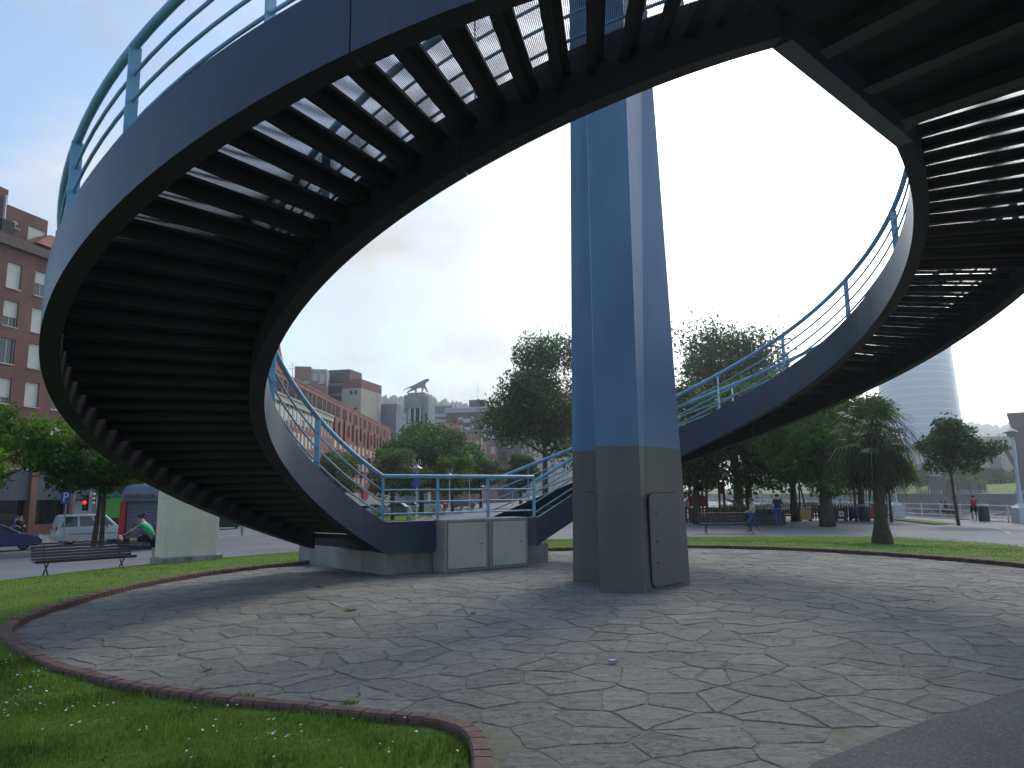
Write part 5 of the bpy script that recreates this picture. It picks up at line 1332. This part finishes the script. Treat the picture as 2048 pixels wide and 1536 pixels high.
shu = sm.build('roller_shutter', plain('blue_grey_shutter', (.15, .165, .22), .5, .1), ki, world=False)
for s in (-1, 1): MB().loft([[(s*KW-.24, -.06, .1), (s*KW+.14, -.06, .1), (s*KW+.14, 1.65, .1), (s*KW-.24, 1.65, .1)], [(s*KW-.16, -.1, kz+.02), (s*KW+.24, -.1, kz+.02), (s*KW+.24, 1.65, kz+.02), (s*KW-.16, 1.65, kz+.02)]]).build('side_pillar', M['red_paint'], ki, world=False, bevel=.06)
rg2 = []
for k, z in ((.9, 0), (1.1, .08), (1.2, .24), (1.23, .42), (1.18, .6), (1.02, .76), (.75, .86), (.3, .9)):
    ring = []
    for j in range(32):
        a = 2*math.pi*j/32; c_, s_ = math.cos(a), math.sin(a); ring.append((math.copysign(abs(c_)**.55, c_)*(KW+.18)*(.55+.45*k), .78+math.copysign(abs(s_)**.55, s_)*1.0*(.6+.4*k), kz+z))
    rg2.append(ring)
ro_ = MB().loft(rg2).build('roof', plain('blue_grey_canopy', (.14, .17, .23), .45, .12), ki, world=False, smooth=True)
tm = text_mesh('Mobolba Cofea', .3, .006, .35); tm.materials.append(plain('dark_red_lettering', (.09, .015, .04), .6, .1)); o = bare('lettering', tm, ro_); o.location = (.05, -.42, kz+.3); o.rotation_euler = (R(90), 0, 0)
sd = MB()
random.seed(5)
for i in range(13):
    x = random.uniform(-.85, .85); z = random.uniform(.3, 1.25); sd.tube([(x, -.035, z), (x, -.022, z)], random.uniform(.04, .11), 12)
sd.build('red_dots', plain('red_dot', (.25, .02, .035), .6, .1), shu, world=False)
MB().tube([(.1, -.05, .58), (.1, -.024, .58)], .36, 20).build('purple_spot', plain('purple_spot', (.16, .015, .14), .6, .1), shu, world=False)
tm = text_mesh('Cofea', .26, .004, .3); tm.materials.append(M['frame_white']); o = bare('lettering', tm, shu); o.location = (.1, -.06, .6); o.rotation_euler = (R(90), 0, 0)
bp = at(310, 985, 40); t = thing('barrier_pole', 'red and white striped barrier pole sloping above the kiosk roof', 'barrier', (bp.x-.9, 40.5, float(gz(bp.x, 40))))
zb = bp.z-t.location.z
for i in range(6): MB().bar((i*.42, 0, zb+.55-.3*i), (i*.42+.42, 0, zb+.25-.3*i), .09, .09).build('stripe', M['frame_white'] if i % 2 == 0 else M['red_paint'], t, world=False)
MB().tube([(2.5, 0, 0), (2.5, 0, zb-1.2)], .06, 8).build('post', M['grey_metal'], t, world=False)
# green shop front beside the kiosk, on the apartment street
g = at(232, 1075, 66); t = thing('shop_front', 'small shop front with green poster and teal sign left of the kiosk', 'shop front', (g.x-2.2, 66.5, float(gz(g.x, 66))), LA-R(60))
MB().bx(0, 7, 0, .3, 0, 4.2).build('glazing', BR['shop'], t, world=False); MB().bx(-.2, 7.2, -.25, .2, 3.1, 4.3).build('sign', plain('teal_sign', (.02, .2, .17), .5, .1), t, world=False)
MB().bx(.6, 2.2, -.03, -.005, 1.2, 3.05).build('poster', plain('green_poster', (.12, .42, .07), .6, .1), t, world=False)
for x in (0, 2.4, 4.6, 7): MB().bx(x-.06, x+.06, -.08, .0, 0, 3.08).build('mullion', M['frame_white'], t, world=False)
# small grey bollard + dark bench-like box by the road
g = gnd(484, 1070); t = thing('bollard', 'short grey bollard on the paving beyond the wall pier', 'bollard', (g.x, g.y, float(gz(g.x, g.y)))); MB().tube([(0, 0, 0), (0, 0, .62)], .09, 10).build('post', M['grey_metal'], t, world=False); MB().tube([(0, 0, .62), (0, 0, .68)], .11, 10).build('cap', M['white_metal'], t, world=False)
g = gnd(447, 1058); t = thing('waste_container', 'large dark green waste container seen between pier and ramp', 'container', (g.x, g.y+.6, float(gz(g.x, g.y))), R(12)); MB().loft([[(-1.1, -.6, .15), (1.1, -.6, .15), (1.1, .6, .15), (-1.1, .6, .15)], [(-1.3, -.75, 1.4), (1.3, -.75, 1.4), (1.3, .75, 1.4), (-1.3, .75, 1.4)]]).build('body', M['green_bin'], t, world=False, bevel=.08); MB().bx(-1.32, 1.32, -.78, .78, 1.4, 1.55).build('lid', M['green_bin'], t, world=False, bevel=.05)
for s in (-1, 1): MB().tube([(s*.9, -.68, .1), (s*.9, -.58, .1)], .1, 10).build('wheel', M['black'], t, world=False)
# ================================================================ vehicles
def wheel(t, x, y, r=.31, side=1):
    w = MB().lathe([(r*.62, -.1), (r*.95, -.1), (r, -.06), (r, .06), (r*.95, .1), (r*.62, .1)], n=20)
    w = MB(); 
    prof = [(r*.6, -.09), (r*.94, -.1), (r, -.06), (r, .06), (r*.94, .1), (r*.6, .09)]
    vs = []; 
    m = MB().lathe(prof, n=20); m.v = [(p[0], p[2], p[1]) for p in m.v]
    o = m.build('wheel', M['black'], t, world=False, auto=40); o.location = (x, y, r)
    k = MB(); k.tube([(0, -side*.02, 0), (0, side*.085, 0)], r*.2, 10)
    for i in range(5):
        a = i*2*math.pi/5; k.bar((0, side*.075, 0), (r*.6*math.cos(a), side*.085, r*.6*math.sin(a)), .05, .02)
    m2 = MB().lathe([(r*.54, -.03), (r*.62, .0), (r*.62, .03), (r*.56, .04)], n=20); k.add([(p[0], side*(p[2]+.06), p[1]) for p in m2.v], m2.f)
    kk = k.build('rim', M['chrome'], o, world=False)
def car(label, body_mat, prof, glass_prof, L, W, axles, cat='car', name='parked_car', roof_in=.16, hub=.31):
    """side profile (x, z) lofted across the width with rounded shoulders; the glass house tapers in"""
    t = thing(name, label, cat)
    ys = [(-W/2, .94), (-W/2+.05, 1.0), (-W/2+.2, 1.015), (W/2-.2, 1.015), (W/2-.05, 1.0), (W/2, .94)]
    cx0 = L/2
    rings = [[(cx0+(x-cx0)*k if True else x, y, z if z < .3 else z*(.985+.015*min(k, 1))) for x, z in prof] for y, k in ys]
    MB().loft(rings).build('body', body_mat, t, world=False, auto=38, bevel=.03)
    gy = [(-W/2+.04, 0), (-W/2+.05, .0), (W/2-.05, 0), (W/2-.04, 0)]
    zmin = min(z for x, z in glass_prof); zmax = max(z for x, z in glass_prof)
    def inset(z): return roof_in*(z-zmin)/(zmax-zmin)
    rings = []
    for s in (-1, 1):
        rings.append([(x, s*(W/2-.045-inset(z)), z) for x, z in glass_prof])
    MB().loft(rings).build('cabin', body_mat, t, world=False, auto=40, bevel=.04)
    # windows set a hair outside the cabin skin
    xs0 = [p[0] for p in glass_prof]; top = [p for p in glass_prof if p[1] > zmax-.12]; x_t0, x_t1 = min(p[0] for p in top), max(p[0] for p in top); x_b0, x_b1 = min(xs0), max(xs0)
    zb, zt = zmin+.1, zmax-.13
    def xe(z, e):  # edge of the cabin at height z
        f = (z-zmin)/(zmax-zmin); return (x_b0+(x_t0-x_b0)*f) if e == 0 else (x_b1+(x_t1-x_b1)*f)
    n = 3 if L > 4.3 and cat == 'van' else 2
    for s in (-1, 1):
        for i in range(n):
            f0, f1 = (i+.06)/n, (i+.94)/n
            q = []
            for f, z in ((f0, zb), (f1, zb), (f1, zt), (f0, zt)):
                a, b = xe(z, 0)+.12, xe(z, 1)-.14; q.append((a+(b-a)*f, s*(W/2-.045-inset(z)+.006), z))
            MB().quad(*q).build('side_window', M['glass'], t, world=False, fix=False)
    for e, nm in ((0, 'rear_window'), (1, 'windscreen')):
        q = []
        for y, z in ((-1, zb), (1, zb), (1, zt+.03), (-1, zt+.03)): q.append((xe(z, e)+(-.008 if e == 0 else .008), y*(W/2-.16-inset(z)), z))
        MB().quad(*q).build(nm, M['glass'], t, world=False, fix=False)
    for x in axles:
        for s in (-1, 1): wheel(t, x, s*(W/2-.11), hub, s)
        a = MB(); 
    rl_ = plain('tail_lamp_red', (.35, .02, .02), .3, .1); hl = plain('headlamp_glass', (.6, .62, .65), .15, .05)
    for s in (-1, 1):
        MB().bx(-.02, .1, s*(W/2-.13)-.09, s*(W/2-.13)+.09, .78, 1.12 if cat == 'van' else .95).build('tail_light', rl_, t, world=False, bevel=.02)
        MB().bx(L-.16, L-.03, s*(W/2-.27)-.13, s*(W/2-.27)+.13, .6, .76).build('headlight', hl, t, world=False, bevel=.02)
    MB().bx(-.05, .12, -W/2+.12, W/2-.12, .32, .52).build('bumper', body_mat, t, world=False, bevel=.03)
    MB().bx(-.035, .0, -.27, .27, .6, .72).build('number_plate', M['frame_white'], t, world=False)
    for s in (-1, 1): MB().bx(L*.63, L*.63+.14, s*(W/2+.06)-.08, s*(W/2+.06)+.08, 1.0 if cat == 'van' else .93, 1.16 if cat == 'van' else 1.06).build('mirror', body_mat, t, world=False, bevel=.02)
    return t
def carpaint(name, c): return plain(name, c, .32, .03, 1, spec=.5, coat=.6, metal=.2)
vanp = [(.02, .3), (.0, .5), (0, .95), (.1, 1.02), (3.0, 1.02), (3.55, .95), (4.15, .8), (4.38, .62), (4.4, .34), (4.2, .25), (.2, .25)]
vang = [(.04, 1.0), (.2, 1.72), (.35, 1.82), (2.4, 1.84), (2.7, 1.78), (3.5, 1.0)]
van = car('silver white van parked behind the street trees, rear towards the viewer', carpaint('silver_paint', (.5, .53, .58)), vanp, vang, 4.4, 1.8, (.78, 3.5), 'van', 'parked_van', .12)
p = at(96, 1084, 45.2); van.location = (p.x, 45.6, float(gz(p.x, 45.2))+.0); 
q = at(240, 1078, 49); van.rotation_euler.z = math.atan2(3.0, 3.3)
MB().bx(.7, 3.9, -.905, -.895, .62, .66).build('side_trim', M['frame_dark'], van, world=False); MB().bx(-.03, 0, -.3, .3, .9, .97).build('handle', M['black'], van, world=False)
carp = [(.02, .3), (0, .5), (.02, .85), (.15, .92), (2.9, .92), (3.5, .86), (4.1, .72), (4.25, .55), (4.22, .3), (4.0, .2), (.2, .2)]
carg = [(.35, .9), (1.0, 1.36), (1.3, 1.43), (2.0, 1.43), (2.35, 1.38), (3.25, .9)]
blue = car('dark blue car entering at the left frame edge', carpaint('dark_blue_paint', (.02, .035, .13)), carp, carg, 4.25, 1.75, (.75, 3.4), 'car', 'car', .2)
p = at(74, 1090, 42); a = math.atan2(2.3, 3.5); blue.rotation_euler.z = a; blue.location = (p.x-4.2*math.cos(a), 42-4.2*math.sin(a)+.3, float(gz(p.x, 42)))
cols = [('silver_hatch', (.4, .42, .46)), ('white_paint', (.6, .6, .6)), ('grey_paint', (.16, .17, .19)), ('red_car_paint', (.3, .02, .02))]
proto = {}
for n_, c in cols: proto[n_] = car('', carpaint(n_, c), carp, carg, 4.25, 1.75, (.75, 3.4), 'car', 'parked_car', .2)
used = set()
for n_, px, Y, rz, lab in (('silver_hatch', 745, 92, R(165), 'silver car at the left of the row parked beyond the landing'), ('grey_paint', 790, 100, R(172), 'grey car parked between the corner post and the first lamp'),
                           ('white_paint', 816, 104, R(175), 'white car parked just left of the first white lamp'), ('white_paint', 858, 112, R(178), 'white car parked right of the first white lamp'),
                           ('red_car_paint', 872, 118, R(178), 'red car parked among the white ones beyond the landing'), ('silver_hatch', 705, 88, R(160), 'silver car half hidden by the ramp stringer'), ('grey_paint', 928, 126, R(178), 'grey car parked far along the tree path')):
    o = proto[n_] if n_ not in used else copy_tree(proto[n_]); used.add(n_)
    p = at(px, 1020, Y); o.location = (p.x+2, Y, float(gz(p.x, Y))); o.rotation_euler.z = rz; o['label'] = lab; o['group'] = 'cars parked beyond the landing'

# ================================================================ people
def person(label, J, clothes, hair=(.16, .0), head_dir=(0, -1, 0), loc=(0, 0, 0), rz=0, hair_mat=None, pony=False, s=1.0):
    """J: joints in metres, figure faces -y"""
    t = thing('person', label, 'person', loc, rz)
    if s != 1: t.scale = (s, s, s)
    nm = ['pelvis', 'waist', 'chest', 'neck', 'headb', 'headt', 'nose']
    V = [Vector(J[k]) for k in ('pelvis', 'waist', 'chest', 'neck')]; hd = Vector(J['head']); hdir = Vector(head_dir).normalized(); nk = (hd-V[3]).normalized()
    V += [hd-nk*.05+hdir*.015, hd+nk*.045, hd-nk*.03+hdir*.095]
    E = [(0, 1), (1, 2), (2, 3), (3, 4), (4, 5), (4, 6)]; rad = [(.12, .1), (.115, .09), (.14, .1), .055, .078, .085, .018]
    for sd in ('l', 'r'):
        i = len(V)
        sh, el, wr = Vector(J['sh_'+sd]), Vector(J['el_'+sd]), Vector(J['wr_'+sd]); d = (wr-el).normalized(); pm = wr+d*.07
        V += [sh, el, wr, pm]; E += [(2, i), (i, i+1), (i+1, i+2), (i+2, i+3)]; rad += [.06, .042, .028, (.034, .02)]
        sx = d.cross(Vector((0.1, .2, 1))).normalized(); dn = sx.cross(d)
        for k, (o_, l) in enumerate(((-.03, .055), (-.011, .075), (.009, .08), (.027, .065))):
            j = len(V); V += [pm+sx*o_+d*.03, pm+sx*o_+d*(.03+l)-dn*.02]; E += [(i+3, j), (j, j+1)]; rad += [.01, .008]
        j = len(V); V += [wr+d*.035+sx*.05, wr+d*.075+sx*.062]; E += [(i+2, j), (j, j+1)]; rad += [.011, .009]
    for sd in ('l', 'r'):
        i = len(V); V += [Vector(J[k+sd]) for k in ('hip_', 'kn_', 'an_', 'toe_')]; E += [(0, i), (i, i+1), (i+1, i+2), (i+2, i+3)]; rad += [.09, .058, .04, .035]
    skin('body', V, E, rad, M['skin'], t, 0, 1)
    for nm_, mt, keys, r in clothes:
        # garment: a slightly larger sleeve grown along the same bones
        vs = []; es = []; rr = []; root = 0
        for seq, rs in zip(keys, r):
            prev = None
            for k, q in zip(seq, rs):
                if isinstance(k, tuple): p = Vector(J[k[0]]).lerp(Vector(J[k[1]]), k[2])
                else: p = Vector(J[k])
                idx = next((i for i, v in enumerate(vs) if (v-p).length < 1e-4), None)
                if idx is None: vs.append(p); rr.append(q); idx = len(vs)-1
                if prev is not None: es.append((prev, idx))
                prev = idx
        skin(nm_, vs, es, rr, mt, t, 0, 1)
    hm = MB(); b = Matrix.Rotation(0, 3, 'X'); nup = nk
    sx = nup.cross(hdir).normalized(); fwd = sx.cross(nup)
    rings = []
    for j in range(7):
        th = j/6*1.9; ring = []
        for k in range(14):
            a = 2*math.pi*k/14; rad_ = .108*math.sin(max(th, .05)); f = math.cos(a); fr = .62 if (f > .3 and th > 1.0) else 1
            ring.append(hd-nk*.02+nup*(.118*math.cos(th))+(sx*math.sin(a)*rad_+fwd*f*rad_*1.12*fr)-fwd*.015)
        rings.append(ring)
    hm.loft(rings)
    if pony: hm.tube([hd-fwd*.1+nup*.05, hd-fwd*.17+nup*.03, hd-fwd*.19-nup*.07], [.03, .04, .015], 6)
    hm.build('hair', hair_mat or M['hair'], t, world=False, smooth=True)
    return t
def cl(n, c): return plain(n, c, .85, .12, 5)
stand = dict(pelvis=(0, 0, .95), waist=(0, .0, 1.12), chest=(0, .01, 1.32), neck=(0, .0, 1.48), head=(0, -.02, 1.6), sh_l=(.18, .01, 1.4), sh_r=(-.18, .01, 1.4), el_l=(.24, .04, 1.13), el_r=(-.24, .04, 1.13), wr_l=(.25, -.05, .9), wr_r=(-.25, -.05, .9),
             hip_l=(.09, 0, .9), hip_r=(-.09, 0, .9), kn_l=(.1, -.02, .5), kn_r=(-.1, -.02, .5), an_l=(.1, .03, .08), an_r=(-.1, .03, .08), toe_l=(.12, -.14, .03), toe_r=(-.12, -.14, .03))
TOP = lambda n, c, sl=.6, rr=1: (n, cl(n, c), [[('pelvis', 'waist', -.35), 'waist', 'chest', ('chest', 'neck', .55)], ['chest', 'sh_l', ('sh_l', 'el_l', sl)], ['chest', 'sh_r', ('sh_r', 'el_r', sl)]], [[(.168*rr, .155*rr), (.158*rr, .145*rr), (.178*rr, .15*rr), .08], [0, .078, .062], [0, .078, .062]])
def LEGS(n, c, f=1.0, wide=1.0):
    k = [[('pelvis', 'waist', .2), 'hip_l', 'kn_l', ('kn_l', 'an_l', f)], [('pelvis', 'waist', .2), 'hip_r', 'kn_r', ('kn_r', 'an_r', f)]] if f > 0 else [[('pelvis', 'waist', .2), 'hip_l', ('hip_l', 'kn_l', 1+f)], [('pelvis', 'waist', .2), 'hip_r', ('hip_r', 'kn_r', 1+f)]]
    r = [[(.158, .15), .112*wide, .08*wide, .062*wide], [0, .108*wide, .076*wide, .058*wide]] if f > 0 else [[(.158, .15), .115*wide, .09*wide], [0, .11*wide, .09*wide]]
    return (n, cl(n, c), k, r)
SHOE = lambda c: ('shoes', cl('shoes', c), [['an_l', 'toe_l']], [[.052, .045]])
def shoes(c): return [('shoe', cl('shoe', c), [['an_'+s, 'toe_'+s]], [[.055, .048]]) for s in 'lr']
def P(**k): d = dict(stand); d.update(k); return d
# runner with one heel on the bench back (faces -x in the picture, i.e. local -y turned)
st = P(pelvis=(0, .02, .93), waist=(0, -.02, 1.08), chest=(0, -.2, 1.26), neck=(0, -.29, 1.4), head=(0, -.36, 1.54), sh_l=(.17, -.24, 1.3), sh_r=(-.17, -.24, 1.3), el_l=(.12, -.5, 1.14), el_r=(-.2, -.2, 1.0), wr_l=(.06, -.74, 1.03), wr_r=(-.16, -.32, .78),
       hip_l=(.09, -.04, .88), hip_r=(-.09, .06, .88), kn_l=(.09, -.45, .83), kn_r=(-.1, .08, .48), an_l=(.08, -.86, .82), an_r=(-.1, .1, .08), toe_l=(.08, -.95, .98), toe_r=(-.1, -.06, .03))
g = at(304, 1121, 25.0)
w = person('woman runner in green shirt and black shorts stretching one leg onto the bench back', st, [TOP('shirt', (.03, .33, .14), .55), LEGS('shorts', (.012, .012, .014), -.15, 1.12),
     ('sock', cl('black_sock', (.012, .012, .016)), [[('kn_l', 'an_l', .25), ('kn_l', 'an_l', .95)]], [[.062, .05]]), ('sock', cl('black_sock', (.012, .012, .016)), [[('kn_r', 'an_r', .45), ('kn_r', 'an_r', .98)]], [[.058, .05]])]+shoes((.6, .6, .62)), head_dir=(0, -1, -.1), loc=(g.x-.1, 25.0, float(gz(g.x, 25))), rz=R(-90), pony=True, s=1.06)
# woman walking left in light green
wk = P(kn_l=(.1, -.26, .52), an_l=(.1, -.3, .1), toe_l=(.1, -.45, .05), kn_r=(-.1, .12, .5), an_r=(-.1, .42, .14), toe_r=(-.1, .32, .03), el_l=(.22, -.02, 1.12), wr_l=(.16, -.24, 1.06), el_r=(-.23, .02, 1.12), wr_r=(-.16, -.22, 1.04))
g = at(1507, 1062, 36.5)
person('woman in pale green shirt and blue jeans striding left past the bench', wk, [TOP('shirt', (.38, .55, .33), .75, 1.08), LEGS('trousers', (.06, .11, .22), .62)]+shoes((.35, .35, .4)), loc=(g.x, 36.5, float(gz(g.x, 36.5))), rz=R(-90), hair_mat=plain('brown_hair', (.07, .04, .025), .6, .2))
g = at(1557, 1045, 44)
person('man in dark blue top and jeans standing with his back turned by the swings', P(), [TOP('jacket', (.015, .025, .07), 1.0, 1.15), LEGS('jeans', (.04, .09, .22))]+shoes((.03, .03, .03)), loc=(g.x, 44, float(gz(g.x, 44))), rz=R(180), s=1.12)
jg = P(kn_l=(.1, -.22, .55), an_l=(.1, .02, .2), toe_l=(.1, -.13, .12), el_l=(.27, .14, 1.2), wr_l=(.2, -.1, 1.2), el_r=(-.27, .14, 1.2), wr_r=(-.2, -.1, 1.2))
g = at(1950, 1037, 51)
person('jogger in red shirt and dark shorts running away along the river', jg, [TOP('shirt', (.5, .02, .035), .7, 1.1), LEGS('shorts', (.02, .02, .025), -.1, 1.15)]+shoes((.3, .3, .3)), loc=(g.x, 51, float(gz(g.x, 51))), rz=R(172), s=1.04)
sit = P(pelvis=(0, 0, .5), waist=(0, .06, .68), chest=(0, .08, .88), neck=(0, .04, 1.04), head=(0, 0, 1.17), sh_l=(.18, .06, .96), sh_r=(-.18, .06, .96), el_l=(.23, .0, .72), el_r=(-.23, 0, .72), wr_l=(.12, -.2, .62), wr_r=(-.12, -.2, .62),
        hip_l=(.1, -.02, .48), hip_r=(-.1, -.02, .48), kn_l=(.12, -.44, .5), kn_r=(-.12, -.44, .5), an_l=(.12, -.46, .08), an_r=(-.12, -.46, .08), toe_l=(.12, -.6, .03), toe_r=(-.12, -.6, .03))
bq = [o for o in COL.objects if o.name.startswith('park_bench') and 'two people' in o.get('label', '')][0]
for dx, lab, c in ((-.45, 'person in light grey top sitting on the riverside bench', (.33, .34, .38)), (.35, 'person in dark clothes leaning back on the riverside bench', (.03, .03, .04))):
    off = Matrix.Rotation(bq.rotation_euler.z, 3, 'Z') @ Vector((dx, -.22, 0))
    person(lab, sit, [TOP('top', c, .9, 1.1), LEGS('trousers', (.04, .045, .06), .95)]+shoes((.05, .05, .05)), loc=(bq.location.x+off.x, bq.location.y+off.y, bq.location.z), rz=bq.rotation_euler.z)
for px, lab, c, c2, dy in ((31, 'person in a bright blue shirt walking behind the dark blue car', (.12, .16, .5), (.05, .05, .06), 0), (39, 'person in a black jacket walking beside the one in blue', (.012, .012, .015), (.02, .02, .025), -.6)):
    g = at(px, 1065, 50+dy); person(lab, wk, [TOP('jacket', c, 1.0, 1.12), LEGS('trousers', c2)]+shoes((.03, .03, .03)), loc=(g.x, 50+dy, float(gz(g.x, 50))), rz=R(60 if dy else 110), s=1.1)
off = Matrix.Rotation(bq.rotation_euler.z, 3, 'Z') @ Vector((1.0, -.2, 0))
t = thing('bag', 'dark backpack lying on the right end of the riverside bench', 'bag', (bq.location.x+off.x, bq.location.y+off.y, bq.location.z+.39), bq.rotation_euler.z)
MB().loft([[(-.22, -.14, 0), (.22, -.14, 0), (.22, .14, 0), (-.22, .14, 0)], [(-.24, -.16, .22), (.24, -.16, .22), (.22, .14, .22), (-.22, .14, .22)], [(-.12, -.06, .4), (.12, -.06, .4), (.12, .1, .4), (-.12, .1, .4)]]).build('sack', M['black'], t, world=False, bevel=.05)
MB().tube([(-.08, 0, .38), (-.05, 0, .46), (.05, 0, .46), (.08, 0, .38)], .012, 6).build('strap', M['black'], t, world=False)
# kerb-edged strip beside the river path
strip('kerb', [(26.0, 45.8), (27.9, 56), (29.4, 70)], [(26.2, 45.8), (28.1, 56), (29.6, 70)], G['kerb'], .07, 24, 2)

# ================================================================ sky, sun, air
SUN_AZ, SUN_EL = R(27), R(43)
w = bpy.data.worlds.new('World'); scn.world = w; w.use_nodes = True; t = w.node_tree; t.nodes.clear()
out = t.nodes.new('ShaderNodeOutputWorld'); bg = t.nodes.new('ShaderNodeBackground')
sky = t.nodes.new('ShaderNodeTexSky'); sky.sky_type = 'NISHITA'; sky.sun_disc = False; sky.sun_elevation = SUN_EL; sky.sun_rotation = SUN_AZ; sky.air_density = 1.2; sky.dust_density = 1.2; sky.ozone_density = 1.5
tc = t.nodes.new('ShaderNodeTexCoord')
nrmn = N(t, 'ShaderNodeVectorMath', operation='NORMALIZE'); t.links.new(tc.outputs['Generated'], nrmn.inputs[0])
sd = N(t, 'ShaderNodeVectorMath', operation='DOT_PRODUCT'); t.links.new(nrmn.outputs[0], sd.inputs[0]); sd.inputs[1].default_value = (math.sin(SUN_AZ)*math.cos(SUN_EL), math.cos(SUN_AZ)*math.cos(SUN_EL), math.sin(SUN_EL))
mp = N(t, 'ShaderNodeMapping'); mp.inputs['Scale'].default_value = (1, 1, 2.3); mp.inputs['Location'].default_value = (.35, .1, .0); t.links.new(nrmn.outputs[0], mp.inputs[0])
n1 = N(t, 'ShaderNodeTexNoise', i_Scale=2.3, i_Detail=8, i_Roughness=.55, i_Distortion=.25); t.links.new(mp.outputs[0], n1.inputs['Vector'])
# cover grows towards sun and horizon; cloud added behind camera to neutralise ambient light
g1_ = N(t, 'ShaderNodeMath', operation='MULTIPLY_ADD'); t.links.new(sd.outputs['Value'], g1_.inputs[0]); g1_.inputs[1].default_value = .35
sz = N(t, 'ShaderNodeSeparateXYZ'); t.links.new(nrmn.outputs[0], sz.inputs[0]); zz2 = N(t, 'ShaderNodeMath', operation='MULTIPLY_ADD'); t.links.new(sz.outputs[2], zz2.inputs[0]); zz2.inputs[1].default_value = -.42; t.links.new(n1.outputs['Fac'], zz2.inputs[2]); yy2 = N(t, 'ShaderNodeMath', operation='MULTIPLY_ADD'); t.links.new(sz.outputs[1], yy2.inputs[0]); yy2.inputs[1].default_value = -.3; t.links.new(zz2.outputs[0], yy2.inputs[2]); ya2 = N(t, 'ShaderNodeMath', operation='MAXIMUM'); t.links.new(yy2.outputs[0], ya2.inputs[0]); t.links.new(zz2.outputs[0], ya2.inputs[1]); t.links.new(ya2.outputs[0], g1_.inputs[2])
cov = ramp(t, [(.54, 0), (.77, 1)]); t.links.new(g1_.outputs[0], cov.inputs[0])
# cloud brightness: grey body, glowing near the sun
pw = N(t, 'ShaderNodeMath', operation='POWER'); mx0 = N(t, 'ShaderNodeMath', operation='MAXIMUM'); gd = N(t, 'ShaderNodeVectorMath', operation='DOT_PRODUCT'); t.links.new(nrmn.outputs[0], gd.inputs[0]); gd.inputs[1].default_value = (math.sin(R(31))*math.cos(R(25)), math.cos(R(31))*math.cos(R(25)), math.sin(R(25))); t.links.new(gd.outputs['Value'], mx0.inputs[0]); mx0.inputs[1].default_value = 0; t.links.new(mx0.outputs[0], pw.inputs[0]); pw.inputs[1].default_value = 19
n2 = N(t, 'ShaderNodeTexNoise', i_Scale=3.2, i_Detail=6, i_Roughness=.5); t.links.new(mp.outputs[0], n2.inputs['Vector'])
b1_ = ramp(t, [(.33, .42), (.66, .78)]); t.links.new(n2.outputs['Fac'], b1_.inputs[0])
ad = N(t, 'ShaderNodeMath', operation='MULTIPLY_ADD'); t.links.new(pw.outputs[0], ad.inputs[0]); ad.inputs[1].default_value = 5.5; t.links.new(b1_.outputs[0], ad.inputs[2])
cc = N(t, 'ShaderNodeVectorMath', operation='SCALE'); cc.inputs[0].default_value = (1.0, .97, .92); t.links.new(ad.outputs[0], cc.inputs['Scale'])
SKYK = .15
sk = N(t, 'ShaderNodeVectorMath', operation='SCALE'); t.links.new(sky.outputs[0], sk.inputs[0]); sk.inputs['Scale'].default_value = 1.0; tn = N(t, 'ShaderNodeVectorMath', operation='MULTIPLY'); t.links.new(sk.outputs[0], tn.inputs[0]); tn.inputs[1].default_value = (1.0, 1.0, 1.0)
ck = N(t, 'ShaderNodeVectorMath', operation='SCALE'); t.links.new(cc.outputs[0], ck.inputs[0]); ck.inputs['Scale'].default_value = 1/SKYK
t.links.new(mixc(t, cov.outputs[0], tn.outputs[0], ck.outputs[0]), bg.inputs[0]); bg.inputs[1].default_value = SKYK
t.links.new(bg.outputs[0], out.inputs[0])
sl = bpy.data.lights.new('sun', 'SUN'); sl.energy = 1.1; sl.angle = R(16); sl.color = (1, .95, .87)
so = bpy.data.objects.new('sun', sl); COL.objects.link(so)
sv = Vector((math.sin(SUN_AZ)*math.cos(SUN_EL), math.cos(SUN_AZ)*math.cos(SUN_EL), math.sin(SUN_EL))); so.rotation_euler = sv.to_track_quat('Z', 'Y').to_euler()
HAZE = 0.0007
if HAZE:
    hz = MB().bx(-2250, 2250, -320, 2050, -9, 148).build('haze', None)
    hm_, t, o_ = nt('haze_air'); v = t.nodes.new('ShaderNodeVolumePrincipled'); v.inputs['Color'].default_value = (.84, .92, 1, 1); v.inputs['Density'].default_value = HAZE; v.inputs['Anisotropy'].default_value = .82
    t.links.new(v.outputs[0], o_.inputs['Volume']); hz.data.materials.clear(); hz.data.materials.append(hm_); tag(hz, 'thin summer haze over the river and town', 'haze', kind='stuff'); hz.display_type = 'WIRE'
scn.render.engine = 'CYCLES'
cy = scn.cycles
cy.use_denoising = True; cy.max_bounces = 6; cy.diffuse_bounces = 3; cy.glossy_bounces = 3; cy.transmission_bounces = 3; cy.transparent_max_bounces = 24; cy.volume_bounces = 0
cy.sample_clamp_indirect = 6; cy.caustics_reflective = False; cy.caustics_refractive = False
scn.view_settings.view_transform = 'Standard'; scn.view_settings.look = 'None'; scn.view_settings.exposure = 0.42; scn.view_settings.gamma = 1
